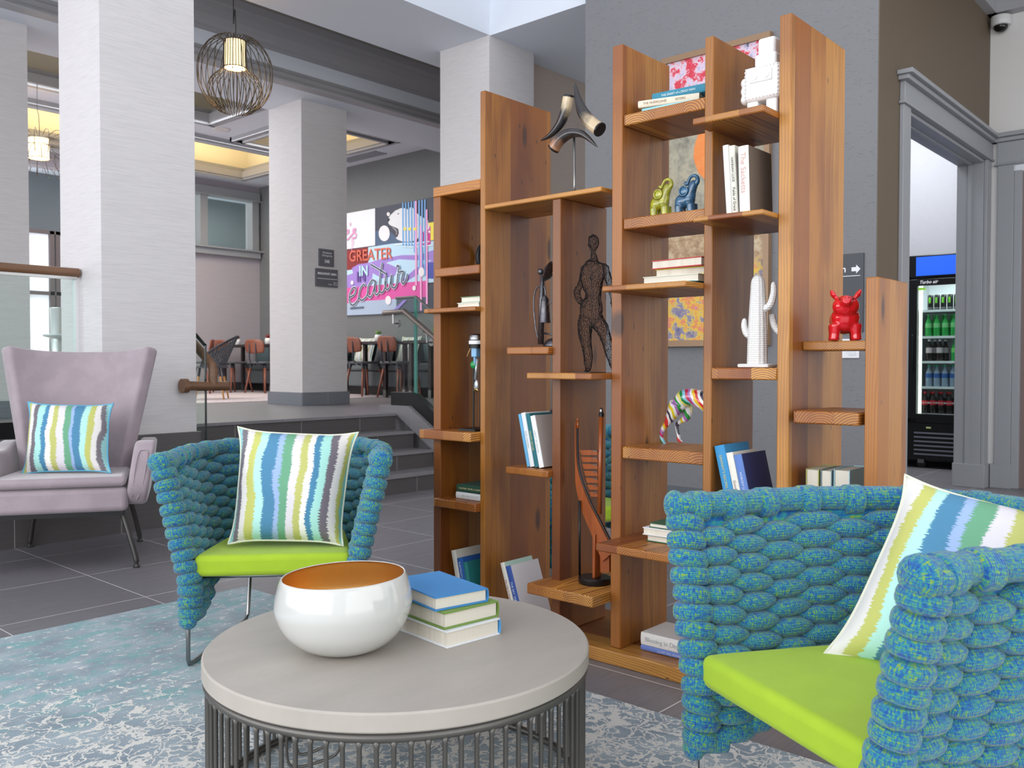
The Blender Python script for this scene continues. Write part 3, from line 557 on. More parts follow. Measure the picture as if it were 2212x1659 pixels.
# ------------------------------------------------------------------ woven armchair
def woven_chair():
    t = thing('woven_armchair', 'x', 'armchair')
    W, Wb, D, Rc = .278, .225, .60, .15            # half widths front/back, depth; local: front is -y
    # plan path at seat level: front left -> back -> front right
    P = [(-W, 0.), (-W+.02, .12), (-Wb-.035, .30), (-Wb-.01, .42), (-Wb+.04, .53), (-Wb+.12, .585), (0, .605)]
    P = P+[(-x, y) for x, y in P[::-1][1:]]
    path = [Vector((x, y, 0)) for x, y in spline(P, 10)]
    L = [0]; 
    for i in range(1, len(path)): L.append(L[-1]+(path[i]-path[i-1]).length)
    TL = L[-1]
    def at(s):
        s = min(max(s, 0), TL); i = 1
        while i < len(L)-1 and L[i] < s: i += 1
        f = (s-L[i-1])/(L[i]-L[i-1]); p = path[i-1].lerp(path[i], f); tg = (path[i]-path[i-1]).normalized()
        return p, tg, Vector((-tg.y, tg.x, 0))
    def pt(s, z):
        p, tg, nn = at(s); u = s/TL; fr = abs(2*u-1)
        out = nn*(1 if True else 0); h = max(0, (z-.30)/.42)
        ofs = h*(.098+.02*(1-fr)); q = p+out*ofs+Vector((0, 0, z))
        q.y -= .015*h*fr**2
        return q
    def zb(s): u = abs(2*s/TL-1); return .30-.145*max(0, (u-.45)/.55)**1.1
    ZT = .715
    m = MB(); ncol = 17; ds = TL/ncol; fid = [0]
    def puff(s, z, Ls, H, Th, n=14, nv=9, sharp=.72, tilt=0.):
        c, tg, nn = at(s); C = pt(s, z); a = pt(s+.01, z)-pt(s-.01, z); a.normalize(); b = pt(s, z+.01)-pt(s, z-.01); b.normalize(); w = a.cross(b).normalized()
        fid[0] += 1; base = len(m.v); hs = random.uniform(.95, 1.06)
        for i in range(n+1):
            x = -1+2*i/n; r = max(0.02, (1-abs(x)**2.0))**sharp; ss = s+x*Ls/2; cc = pt(min(max(ss, -.0), TL), z+tilt*x)
            if ss < 0 or ss > TL: e = pt(.001, z)-pt(.01, z) if ss < 0 else pt(TL-.001, z)-pt(TL-.01, z); cc = cc+e.normalized()*(-ss if ss < 0 else ss-TL)
            for j in range(nv): an = 2*pi*j/nv; m.v.append(cc+b*(sin(an)*H/2*r*hs)+w*(cos(an)*Th/2*r**.8))
        for i in range(n):
            for j in range(nv):
                j2 = (j+1) % nv; fi = len(m.f); m.f.append([base+i*nv+j, base+i*nv+j2, base+(i+1)*nv+j2, base+(i+1)*nv+j]); m.mi.append(0)
                k = fid[0]*2.; m.uv[fi] = [(k+i/n, j/nv), (k+i/n, (j+1)/nv), (k+(i+1)/n, (j+1)/nv), (k+(i+1)/n, j/nv)]
    ph = .0435
    for i in range(1, ncol):
        s = ds*i; z = ZT-.062-(ph/2 if i % 2 else 0); j = 0
        while z > zb(s)+.005:
            puff(s, z, ds*1.42, ph*1.17, .070, sharp=.58, tilt=random.uniform(-.003, .003)); z -= ph
    # wrapped front posts
    def blob(C, ax, ay, az, rx, ry, rz, e=2.6, n=12, nv=8):
        fid[0] += 1; base = len(m.v)
        for i in range(nv+1):
            v = -1+2*i/nv; rr = max(.25, (1-abs(v)**e)**(1/e)) if abs(v) < 1 else .25
            for j in range(n): an = 2*pi*j/n; m.v.append(C+ax*(rx*rr*cos(an))+ay*(ry*rr*sin(an))+az*(rz*v))
        for i in range(nv):
            for j in range(n):
                j2 = (j+1) % n; fi = len(m.f); m.f.append([base+i*n+j, base+i*n+j2, base+(i+1)*n+j2, base+(i+1)*n+j]); m.mi.append(0)
                k = fid[0]*2.; m.uv[fi] = [(k+j/n, i/nv*.45), (k+(j+1)/n, i/nv*.45), (k+(j+1)/n, (i+1)/nv*.45), (k+j/n, (i+1)/nv*.45)]
        for r0, fl in ((0, 1), (nv, 0)):
            q = [base+r0*n+j for j in range(n)]; q = q[::-1] if fl else q; m.uv[len(m.f)] = [(fid[0]*2.+.5, .5)]*n; m.f.append(q); m.mi.append(0)
    for e in (0, 1):
        s0 = .0 if not e else TL; sg = 1 if not e else -1; z = ZT-.012; k = 0
        while z > .165:
            c, tg, nn = at(s0+sg*.01); C = pt(s0+sg*.008, z); up_ = (pt(s0+sg*.01, z+.01)-pt(s0+sg*.01, z-.01)).normalized(); a_ = tg*sg; w_ = a_.cross(up_).normalized(); a_ = up_.cross(w_)
            tl = up_+a_*.22*(1 if k % 2 else .5)+w_*random.uniform(-.12, .12); tl.normalize(); a2 = (a_-tl*a_.dot(tl)).normalized(); w2 = tl.cross(a2)
            blob(C+a_*.006, a2, w2, tl, .047+random.uniform(-.002, .003), .041, .0245, e=3.0); z -= .0395; k += 1
    # rolled top rim with knitted straps, thinner bottom rim
    for zz, th, n_ in ((ZT-.010, .031, 40), (None, .024, 30)):
        k = fid[0] = fid[0]+1; base = len(m.v); nv = 12
        for ii in range(n_+1):
            s = TL*ii/n_; z1 = zz if zz else zb(s)+.012; C = pt(s, z1); a = (pt(min(s+.01, TL), z1)-pt(max(s-.01, 0), z1)).normalized(); bq = Vector((0, 0, 1)); w = a.cross(bq).normalized()
            for j in range(nv): an = 2*pi*j/nv; m.v.append(C+bq*(sin(an)*th*.95)+w*(cos(an)*th))
        for ii in range(n_):
            for j in range(nv):
                j2 = (j+1) % nv; fi = len(m.f); m.f.append([base+ii*nv+j, base+ii*nv+j2, base+(ii+1)*nv+j2, base+(ii+1)*nv+j]); m.mi.append(0)
                u0, u1 = ii*.4, (ii+1)*.4; m.uv[fi] = [(u0, j/nv), (u0, (j+1)/nv), (u1, (j+1)/nv), (u1, j/nv)]
        for s_, e_ in ((0, .001), (TL, TL-.001)):
            z1 = zz if zz else zb(s_)+.012; C = pt(s_, z1); a = (pt(s_, z1)-pt(abs(s_-.01), z1)).normalized(); bq = Vector((0, 0, 1)); w = a.cross(bq).normalized()
            blob(C+a*.004, w, bq, a, th+.007, th+.005, .024, e=2.2, nv=8, n=14)
        nb = int(TL/.098)
        for i in range(nb):
            s = TL*(i+.5)/nb; z1 = zz if zz else zb(s)+.012; C = pt(s, z1); a = (pt(min(s+.01, TL), z1)-pt(max(s-.01, 0), z1)).normalized(); bq = Vector((0, 0, 1)); w = a.cross(bq).normalized()
            blob(C-bq*.004, w, bq, a, th+.009, th+.006, .027, e=8., nv=8, n=14)
    # inner web behind the weave so no light shows through
    m.grid(lambda u, v: pt(u*TL, zb(u*TL)+.02+(ZT-.03-zb(u*TL))*v), 60, 8)
    m.build('woven_shell', M_KNIT, t, smooth=True, local=True)
    # cushion
    c = MB(); pl = [(-.262, .0), (.262, .0), (.262, .05), (.235, .28), (.205, .48), (.12, .545), (-.12, .545), (-.205, .48), (-.235, .28), (-.262, .05)]
    c.prism([(x, y, .312) for x, y in pl], (0, 0, .074)).build('seat_cushion', M_LIME, t, local=True, bevel=.020, seg=4)
    # rod sled legs
    for sx in (-1, 1):
        p = [(sx*.285, .02, .30), (sx*.285, .02, .03), (sx*.283, .03, .010), (sx*.277, .06, .008), (sx*.20, .53, .008), (sx*.195, .56, .012), (sx*.19, .572, .03), (sx*.17, .56, .32)]
        MB().tube(p, .0075, 10).build('leg', M_STEEL, t, local=True, smooth=True)
    MB().tube([(-.285, .05, .305), (.285, .05, .305)], .007, 8).tube([(-.17, .56, .305), (.17, .56, .305)], .007, 8).build('seat_bar', M_STEEL, t, local=True, smooth=True)
    return t
ch = woven_chair()
def face(o, front_mid, ang, z=.012):
    """ang = heading (degrees) of the way the chair faces; local front is -y"""
    o.location = (front_mid[0], front_mid[1], z); o.rotation_euler = (0, 0, radians(ang+90))
face(ch, (1.708, 2.605), -132.5); ch['label'] = 'blue green woven armchair with lime seat facing the camera left of the bookcase'; ch['group'] = 'woven armchairs with lime seats'
ch2 = dup(ch, label='blue green woven armchair cut off by the right edge, seen from its side'); face(ch2, (1.638, .764), 151.8)
ch3 = dup(ch, label='blue green woven armchair glimpsed through the bookcase, behind the ship model'); face(ch3, (3.33, 2.40), -105, 0)
# ------------------------------------------------------------------ pillows
def pillow(label, BL, BR, TL_, TR, th, mat, name='throw_pillow', n=28, piping=None, sag=.0):
    BL, BR, TL_, TR = map(Vector, (BL, BR, TL_, TR)); c = (BL+BR+TL_+TR)/4
    t = thing(name, label, 'pillow', ((BL+BR)/2)[:])
    nn = ((BR-BL).cross(TL_-BL)).normalized()
    def edge(u, v):
        # pinched outline with ears at the corners
        a = 1-.10*(1-(2*v-1)**4)*abs(2*u-1)**3*1.; b = 1-.085*(1-(2*u-1)**4)*abs(2*v-1)**3
        U = .5+(u-.5)*a; V = .5+(v-.5)*b
        return (BL*(1-U)*(1-V)+BR*U*(1-V)+TL_*(1-U)*V+TR*U*V)
    def h(u, v):
        x, y = abs(2*u-1), abs(2*v-1); return th/2*(max(0, (1-x**2.6))*max(0, 1-y**2.6))**.62*(1+.07*sin(9*u+3*v)+.05*sin(13*v+4*u))
    m = MB(); m.grid(lambda u, v: edge(u, v)+nn*h(u, v), n, n); m.grid(lambda u, v: edge(u, v)-nn*h(u, v), n, n, flip=True)
    m.build('cover', mat, t, smooth=True)
    pp = [edge(i/24, 0) for i in range(24)]+[edge(1, i/24) for i in range(24)]+[edge(1-i/24, 1) for i in range(24)]+[edge(0, 1-i/24) for i in range(24)]
    MB().tube(pp, .0045, 6, closed=True).build('piping', piping or plain('cream_piping', (214, 214, 196), .8), t, smooth=True); return t
def at(px, py, w): 
    """point at depth w along the view ray of a survey-photo pixel"""
    return Vector((0, 0, EYE))+(_fw+_r2*((px-1106)/F_PX)-_u2*((py-829.5)/F_PX))*w
pillow('striped ikat pillow leaning in the woven armchair left of the bookcase', at(492, 1176, 3.13), at(742, 1180, 3.15), at(514, 922, 3.26), at(774, 934, 3.28), .20, M_IK1)
bl, tl, tr_ = at(1780, 1412, 2.0), at(1955, 1026, 2.14), at(2490, 1160, 1.93)
pillow('striped ikat pillow in the woven armchair at the right edge', bl, bl+(tr_-tl)*.95, tl, tr_, .21, M_IK2)
pillow('wide striped ikat pillow on the mauve wing chair', at(46, 1026, 4.62), at(240, 1022, 4.60), at(60, 868, 4.78), at(245, 872, 4.76), .15, M_IK3, piping=plain('blue_piping', (96, 166, 196), .8))
# ------------------------------------------------------------------ wing chair
wc = thing('wing_chair', 'mauve velvet wing chair with dark metal legs before the tiled wall', 'armchair', (2.0, 4.945, 0), radians(-32.5))
def backpt(u, v, off=0):
    z = .40+.70*v+.035*abs(u)**3*v; hw = .275+.137*v
    y = .20+.17*v-.17*abs(u)**2.4*(.6+.4*v)+off
    return (hw*u+.012*v, y, z)
m = MB(); m.grid(lambda u, v: backpt(2*u-1, v), 28, 20, uv=False)
o = m.build('backrest', M_VELVET, wc, smooth=True, local=True); q = o.modifiers.new('s', 'SOLIDIFY'); q.thickness = .085; q.offset = 1.0
q = o.modifiers.new('b', 'BEVEL'); q.width = .028; q.segments = 4; q.limit_method = 'ANGLE'
m = MB(); m.tube([tuple(Vector(backpt(-.96+1.92*i/30, .655))+Vector((0, -.0015, 0))) for i in range(31)], .0035, 6); m.build('seam', plain('velvet_seam', (96, 84, 92), .9), wc, smooth=True, local=True)
for sx in (-1, 1):
    prof = spline([(-.34, .335), (-.385, .40), (-.39, .50), (-.36, .60), (-.30, .645), (-.22, .64), (-.10, .60), (.05, .59), (.20, .62), (.26, .60), (.27, .40), (.24, .325), (0, .315), (-.26, .315), (-.34, .335)], 4)[:-1]
    m = MB(); b = len(m.v); n = len(prof)
    for k, (xo, sh) in enumerate(((.272, .0), (.362, .0))):
        for y, z in prof: m.v.append(Vector((sx*(xo+(z-.32)*.13)*(1.13-.2*(y+.36)), y, z)))
    m.f += [list(range(n)), list(range(2*n-1, n-1, -1))]+[[i, (i+1) % n, n+(i+1) % n, n+i] for i in range(n)]; m.mi += [0]*(n+2)
    o = m.build('armrest', M_VELVET, wc, smooth=True, local=True, weld=True); q = o.modifiers.new('b', 'BEVEL'); q.width = .026; q.segments = 5; q.limit_method = 'ANGLE'; q.angle_limit = radians(50)
    fy = lambda z: min(-.30, -.392+max(0, .47-z)**2*2.4+max(0, z-.52)**2*4.6)
    pf = [(sx*(.317+(z-.32)*.13+d)*1.13, fy(z)-.0015, z) for d, z in ((-.018, .365), (-.022, .50), (-.019, .592), (.0, .606), (.019, .592), (.022, .50), (.016, .40), (0, .352))]
    MB().tube([(x, fy(z)-.001, z) for x, y, z in spline(pf, 5)], .003, 6).build('armrest_piping', M_VELVET, wc, smooth=True, local=True)
_tz = lambda a, b, f, k, z0, z1: MB().prism([(-f, a, z0), (f, a, z0), (k, b, z0), (-k, b, z0)], (0, 0, z1-z0))
_tz(-.385, .27, .325, .265, .295, .42).build('seat_base', M_VELVET, wc, local=True, bevel=.028, seg=4)
_tz(-.395, .24, .318, .265, .425, .475).build('seat_cushion', M_VELVET, wc, local=True, bevel=.022, seg=4)
MB().box(-.30, -.37, .275, .30, -.345, .297).box(-.26, .30, .275, .26, .325, .297).prism([(-.30, -.36, .275), (-.275, -.36, .275), (-.235, .31, .275), (-.26, .31, .275)], (0, 0, .022)).prism([(.30, -.36, .275), (.275, -.36, .275), (.235, .31, .275), (.26, .31, .275)], (0, 0, .022)).build('frame', M_BLACK, wc, local=True)
for sx in (-1, 1):
    for sy, xt, xb in ((-1, .285, .36), (1, .24, .292)):
        p = spline([(sx*xt, sy*.30, .285), (sx*(xt+(xb-xt)*.45), sy*.325, .18), (sx*(xb-.006), sy*.347, .06), (sx*xb, sy*.352, .018)], 4)
        MB().tube(p, [.0135]*(len(p)-2)+[.011, .010], 12).lathe([(.016, .0), (.018, .006), (.012, .014), (.009, .02)], (sx*xb, sy*.352, 0), 14).build('leg', plain('dark_bronze', (72, 70, 68), .35, .6), wc, local=True, smooth=True, autos=40)
# ------------------------------------------------------------------ bowl on the coffee table
bw = thing('bowl', 'white lacquer bowl with a brushed gold inside on the round table', 'bowl', (1.285, 1.665, .38))
out = spline([(.0001, .0), (.062, .001), (.105, .018), (.140, .052), (.158, .095), (.1585, .125), (.150, .160), (.1445, .174)], 6)
Mt = Matrix.Identity(4)
def tilt(v, k=.03):
    # the rim slopes gently: taller on the side away from the armchair
    d = (v.x*.663-v.y*.749); return Vector((v.x, v.y, v.z*(1+k*d/.15)))
def lathe_t(prof, n=72):
    m = MB().lathe(prof, (0, 0, 0), n, cap=False); m.v = [tilt(v)+Vector((1.285, 1.665, .381)) for v in m.v]; return m
lathe_t(out+[(.1425, .1755), (.1405, .174)]).build('outer_shell', plain('white_lacquer', (198, 198, 194), .12, Coat_Weight=.5), bw, smooth=True)
gt = T('brushed_gold', S(226, 184, 120), .38, 1.); o_ = gt.coord('Object'); gt.bump(gt.noise(gt.scale(o_, (4, 4, 500)), 1., 2.), .25, .0005)
lathe_t([(.1405, .1738)]+[(max(.0001, r-.0045), z+.004) for r, z in out[::-1] if z < .168]).build('gold_lining', gt.m, bw, smooth=True)
# ------------------------------------------------------------------ books
M_PAGE = None
def pagemat():
    t = T('page_block', rough=.85); o = t.coord('Object'); n = t.noise(t.scale(o, (900, 3, 3)), 1., 2.); t.set('Base Color', t.mix(n, S(232, 226, 212), S(196, 188, 172))); return t.m
M_PAGE = pagemat()
def bookcloth(rgb): 
    k = 'cover_%d_%d_%d' % rgb
    if k not in _M: _M[k] = cloth(k, rgb, .7, .05, 900, .05)
    return _M[k]
def book(label, M, th, h, d, cover, spine=None, title=None, tcol=(235, 235, 235), ts=.014, tpos=.5, group=None, pages=None, over=.003, titles=(), board=.0025, name='book'):
    """local: x thickness (0..th), spine at y=0 facing -y, height z; M places it"""
    t = thing(name, label, 'book', M.translation[:], group=group)
    cm = bookcloth(cover); sm = bookcloth(spine) if spine else cm
    c = MB(); c.box(0, .004, 0, board, d, h, 0, M).box(th-board, .004, 0, th, d, h, 0, M)
    n = 6; pts = [(th/2-th/2*cos(pi*i/n), .004-.0045*sin(pi*i/n)) for i in range(n+1)]; ins = [(th/2-(th/2-board)*cos(pi*i/n), .0062-.0045*sin(pi*i/n)) for i in range(n+1)][::-1]
    c.prism([M @ Vector((x, y, 0)) for x, y in pts+ins], M.to_3x3() @ Vector((0, 0, h)), 1)
    c.build('cover', [cm, sm], t)
    MB().box(board+.0003, .006, over, th-board-.0003, d-over, h-over, 0, M).build('pages', pages or M_PAGE, t)
    for (tx, size, pos, col) in (([(title, ts, tpos, tcol)] if title else [])+list(titles)):
        # spine text reads top to bottom: text x -> -z
        F = M @ frame((th/2, -.0012, h*pos), (0, 0, -1), (1, 0, 0)); text(tx, size, F, plain('ink_%d_%d_%d' % tuple(col), tuple(col), .6), t, 'spine_title', .0003)
    return t
def stand(x, y, z, lean=0., rz=0.):
    """book standing on a shelf, spine to the lobby (-x), thickness running to -y; lean in degrees tips the top towards +y"""
    return Matrix.Translation((x, y, z)) @ Matrix.Rotation(radians(lean), 4, 'X').inverted() @ Matrix.Rotation(radians(-90+rz), 4, 'Z')
def lying(x, y, z, rz=0., w=.0, flip=False):
    """book lying flat, spine to the lobby: local x (thickness) -> up, local z (height) -> +y, the left end at y"""
    R = Matrix(((0, 1, 0, 0), (0, 0, 1, 0), (1, 0, 0, 0), (0, 0, 0, 1)))
    return Matrix.Translation((x, y, z)) @ Matrix.Rotation(radians(rz), 4, 'Z') @ R @ Matrix.Translation((0, 0, -w))

for pts in ([(656, 1574), (657, 1588), (672, 1597), (687, 1592), (692, 1576)], [(640, 1574), (641, 1615), (652, 1630), (690, 1618), (710, 1602), (715, 1576)], [(620, 1572), (621, 1640), (640, 1657), (700, 1642), (731, 1622), (738, 1578)]):
    MB().tube([at(*p, 1.93) for p in spline(pts, 6)], .0032, 8).build('curved_brace', M_GUN, ct, smooth=True)
def row(x, y, z, lean, specs, grp, rz=0):
    """leaning row; y = left foot of the first spine"""
    for lab, th, h, d, cov, sp, kw in specs:
        book(lab, stand(x, y, z, lean, rz), th, h, d, cov, sp, group=grp, **kw); y -= th/cos(radians(lean))+.0008
WH = (226, 222, 214)
# on the base, left bay
row(2.58, 2.575, .052, 13, [('cream book leaning leftmost on the base of the left bay', .026, .225, .16, (214, 208, 196), None, dict(title='STRAW MARKETING', tcol=(196, 190, 178), ts=.015)),
    ('bright blue handbook between cream and teal books, left bay', .031, .197, .15, (34, 92, 168), None, dict(titles=[('ELECTRICITY AND ELECTRONIC', .0115, .5, (220, 228, 240))])),
    ('teal cloth book next to the blue handbook, left bay', .022, .185, .15, (38, 128, 128), None, dict(title='Gardens', tcol=(180, 150, 90), ts=.01))], 'books on the base of the left bay')
# lying pairs of the left bay
def pile(x, y, z, specs, grp, rz=0, fore=False):
    for lab, th, h, d, cov, sp, dx, dy, dr, kw in specs:
        M = lying(x+dx, y+dy, z, rz+dr, h)
        if fore: M = M @ Matrix.Translation((0, d, h)) @ Matrix.Rotation(pi, 4, 'X')
        book(lab, M, th, h, d, cov, sp, group=grp, **kw); z += th+.0006
pile(2.59, 2.605, .4925, [('white book lying under the dark green titled book', .027, .163, .15, (224, 224, 222), None, 0, 0, 0, dict(title='NO WAY TO GO', tcol=(190, 190, 190), ts=.012)),
    ('dark green book lying on a white one, gold title', .031, .160, .15, (32, 74, 54), None, .004, .0, 0, dict(titles=[('PLAYING YOUR A GAME', .0112, .52, (196, 186, 140))]))], 'books lying in the left bay')
pile(2.56, 2.567, .7775+.502, [('white book under a pale green one, narrow shelf of the left bay', .018, .122, .15, (236, 236, 232), None, 0, .0, 0, {}),
    ('pale cream book with thin green boards lying atop, left bay', .024, .108, .14, (120, 150, 110), (214, 214, 190), .01, -.01, 0, {})], 'books on the narrow upper shelf', fore=True)
book('thin blue book leaning against the upright atop the left bay', stand(2.66, 2.475, 1.787, 12), .012, .17, .13, (44, 104, 178), None)
# telephone bay, standing
row(2.565, 2.262, .0525, 19, [('cream and sage book leaning leftmost at the foot of the second bay', .022, .225, .17, (176, 204, 190), (222, 216, 204), dict(title='My Life in France', tcol=(160, 110, 110), ts=.013)),
    ('royal blue book with a pale cover beside the cream and sage one', .028, .215, .17, (226, 222, 224), (54, 84, 158), dict(title='THE SAY YEARS', tcol=(214, 222, 240), ts=.013))], 'books at the foot of the second bay')
row(2.575, 2.205, .655, 13, [('thin sky blue book, leftmost of the white and blue row', .014, .205, .16, (96, 166, 208), None, {}),
    ('white book between sky blue and dark teal books', .022, .21, .15, (222, 224, 226), None, dict(title='FOR WOMEN', tcol=(170, 178, 186), ts=.011)),
    ('dark teal book with gold spine lettering', .020, .207, .16, (28, 104, 114), None, dict(title='TENDER MERCIES', tcol=(190, 190, 130), ts=.010)),
    ('white book with a grey back cover, rightmost of its row', .024, .20, .16, (196, 188, 184), (234, 234, 234), dict(title='LIGHT OF DAWN', tcol=(170, 186, 180), ts=.011))], 'books in the white and blue row')
# fourth bay, top
pile(2.61, 1.70, 1.914, [('light aqua paperback at the bottom of the topmost pile', .022, .23, .15, (150, 210, 222), None, .0, .012, 7, dict(title='HORIZON KITCHENS', tcol=(214, 238, 240), ts=.014)),
    ('cream paperback across the middle of the topmost pile', .024, .215, .14, (226, 216, 196), None, -.012, .02, 14, dict(titles=[('THE HURRICANE', .011, .72, (150, 130, 100)), ('SISTERS', .011, .30, (150, 130, 100))])),
    ('blue teal book on top of the topmost pile', .028, .20, .14, (52, 132, 158), None, .03, -.01, 4, dict(title='THE DIARY of a DEAD MAN', tcol=(226, 236, 236), ts=.0105))], 'books in the topmost pile')
pile(2.60, 1.665, 1.3135, [('thin dark teal book under the pile of page edges', .010, .215, .15, (50, 110, 110), None, -.03, .03, -2, {}), ('white book above the thin teal one', .024, .215, .15, (222, 226, 214), None, -.02, .02, 0, {}),
    ('cream book with yellow boards, second from the top', .026, .20, .14, (216, 206, 70), None, .012, -.01, 2, {}), ('cream book with red boards on top of the pile', .029, .20, .14, (196, 60, 66), (220, 216, 200), .002, .0, -3, {})], 'books stacked page edges out', fore=True)
pile(2.56, 1.652, .446, [('dark green bound white book at the bottom of the low shelf pile', .022, .20, .15, (30, 92, 62), None, .0, -.0, 0, {}), ('white book in the middle of the low shelf pile', .025, .20, .15, (228, 226, 226), None, -.01, .01, 2, {}),
    ('dark green book on top of the low shelf pile', .016, .19, .15, (34, 84, 50), None, .0, -.01, 0, {})], 'books piled on the low shelf', fore=True)
pile(2.60, 1.70, .0515, [('thin periwinkle book under the thick white one', .018, .235, .165, (106, 128, 196), None, .0, .0, 0, dict(title='I LOVE YOU, RONNIE', tcol=(206, 214, 236), ts=.010)),
    ('thick white book with a grey title on the base board', .044, .23, .165, (230, 226, 220), None, .0, .0, 0, dict(titles=[('Blessing in Disguise', .022, .55, (176, 178, 184))]))], 'books on the base board behind the armchair')
# fifth bay
row(2.53, 1.345, 1.511, 4, [('blank white book leftmost of the upright white books', .020, .225, .15, (232, 232, 228), None, {}),
    ('off white book with thin black script on its spine', .021, .22, .15, (234, 232, 218), None, dict(titles=[('HANNAH LUCE', .011, .66, (90, 90, 84)), ('Fields of Grace', .012, .24, (90, 90, 84))]))], 'white books of the fifth bay')
book('thick white book with rose spine lettering and a brown cover', stand(2.50, 1.285, 1.511, 2), .034, .205, .16, (104, 90, 78), (238, 236, 232), group='white books of the fifth bay', titles=[('The Sacketts', .024, .6, (206, 160, 150))])
row(2.57, 1.348, .536, 13, [('tall sky blue recipe book leaning on the shelf behind the armchair', .036, .255, .17, (54, 142, 196), None, dict(titles=[("GRANNY'S RECIPES, REMEDIES", .0125, .55, (200, 196, 120))])),
    ('slim cream book leaning between two blue ones', .024, .235, .17, (232, 228, 216), None, dict(title='Good Stuff', tcol=(150, 130, 130), ts=.013)),
    ('periwinkle and navy book, rightmost of the leaning blue books', .028, .23, .17, (42, 50, 104), (96, 130, 196), dict(title='NOBODY LIVES FOREVER', tcol=(214, 222, 240), ts=.0105))], 'leaning books behind the armchair')
# sixth bay, pages out
for i, (lab, dy, th, cov, h) in enumerate((('olive edged book with pages out, leftmost of three in the right bay', 1.118, .040, (176, 176, 104), .24), ('middle book with pages out and grey boards, right bay', 1.072, .034, (110, 134, 140), .24), ('cream paged book with pale blue boards by the end post', 1.032, .048, (150, 190, 204), .245))):
    M = stand(2.62, dy, .491, 0, 0) @ Matrix.Translation((0, .15, 0)) @ Matrix.Translation((th, 0, 0)) @ Matrix.Rotation(pi, 4, 'Z'); book(lab, M, th, h, .15, cov, None, group='books shelved pages out')
# on the coffee table
def tb(z, cx, cy, rz, th, w, h, **k):
    """lying book: spine towards +x, head to +y"""
    R = Matrix(((0, -1, 0, 0), (0, 0, 1, 0), (1, 0, 0, 0), (0, 0, 0, 1)))
    return Matrix.Translation((cx, cy, z)) @ Matrix.Rotation(radians(rz), 4, 'Z') @ R
G_ = 'books stacked on the coffee table'
for lab, z, th, c, sp, x, y, rz, w, h in (('white book with a blue spine at the bottom of the table stack', .3805, .040, (226, 228, 230), (84, 158, 214), 1.615, 1.466, -6, .17, .235),
        ('olive green bound book in the middle of the table stack', .4215, .040, (112, 144, 62), None, 1.618, 1.475, -7, .17, .235), ('sky blue cloth book on top of the table stack', .4625, .034, (58, 132, 192), None, 1.592, 1.486, -12, .155, .225)):
    book(lab, tb(z, x, y, rz, th, w, h), th, h, w, c, sp, group=G_, over=.005, board=.0035)
# ------------------------------------------------------------------ ornaments on the bookcase
# horn sculpture
hs = thing('horn_sculpture', 'three dark curved horns in a ring on a steel rod atop the second bay', 'sculpture', (2.66, 1.985, 1.677))
hm = T('horn', rough=.22, Coat_Weight=.3); o_ = hm.coord('Object'); n_ = hm.noise(hm.scale(o_, (14, 14, 9)), 1., 4., .6); u_ = hm.sep(hm.coord('UV'))
hm.set('Base Color', hm.mix(hm.step(hm.add(u_[0], hm.mul(hm.sub(n_, .5), .55)), .16, .40), S(206, 184, 150), S(34, 30, 32)))
hb = T('horn_brown', rough=.22, Coat_Weight=.3); o_ = hb.coord('Object'); n_ = hb.noise(hb.scale(o_, (16, 16, 10)), 1., 4., .6); u_ = hb.sep(hb.coord('UV'))
hb.set('Base Color', hb.mix(hb.step(hb.add(u_[0], hb.mul(hb.sub(n_, .5), .5)), .06, .30), S(168, 124, 96), S(40, 34, 34)))
def hp(px, py): return on(px, py, 'x', 2.66)
def horn(pix, r0, mat, name='horn'):
    pts = spline([(*hp(*p)[:], ) for p in pix], 6); m = MB(); n = len(pts); nv = 28; P = [Vector(p) for p in pts]; N = None
    rows = []
    for i in range(n):
        t = (P[min(i+1, n-1)]-P[max(i-1, 0)]).normalized(); N = Vector((1, 0, 0)) if N is None else N; N = (N-t*N.dot(t)).normalized(); Bn = t.cross(N)
        r = r0*(1-(i/(n-1))**2.3*.95); rows.append([P[i]+(N*cos(2*pi*j/nv)+Bn*sin(2*pi*j/nv))*r for j in range(nv)])
    m.grid(lambda u, v: rows[round(v*(n-1))][round(u*nv) % nv], nv, n-1); 
    for k, uq in m.uv.items(): m.uv[k] = [(b, a) for a, b in uq]
    o = m.build(name, mat, hs, smooth=True); t = (P[1]-P[0]).normalized(); M = Matrix.Translation(P[0]) @ t.to_track_quat('Z', 'Y').to_matrix().to_4x4()
    MB().lathe([(r0*1.03, .004), (r0*1.03, -.002), (r0*.96, -.004), (.0001, -.004)], (0, 0, 0), nv, M=M, cap=False).build('horn_cap', plain('horn_cap', (20, 17, 16), .3), o, smooth=True, autos=40)
horn([(1228, 208), (1222, 238), (1210, 268), (1190, 291), (1168, 304)], .0212, hm.m)
horn([(1296, 280), (1275, 264), (1258, 240), (1248, 212), (1242, 178)], .0265, hm.m)
horn([(1196, 321), (1212, 300), (1236, 287), (1262, 292), (1291, 318)], .0235, hb.m)
MB().tube([hp(1240, 292), hp(1241, 395), (2.66, hp(1241, 400).y, 1.677)], .0045, 10).build('rod', M_STEEL, hs, smooth=True)
b_ = hp(1241, 400); MB().box(2.62, b_.y-.05, 1.6775, 2.70, b_.y+.05, 1.689).build('base', M_BLACK, hs, bevel=.002)
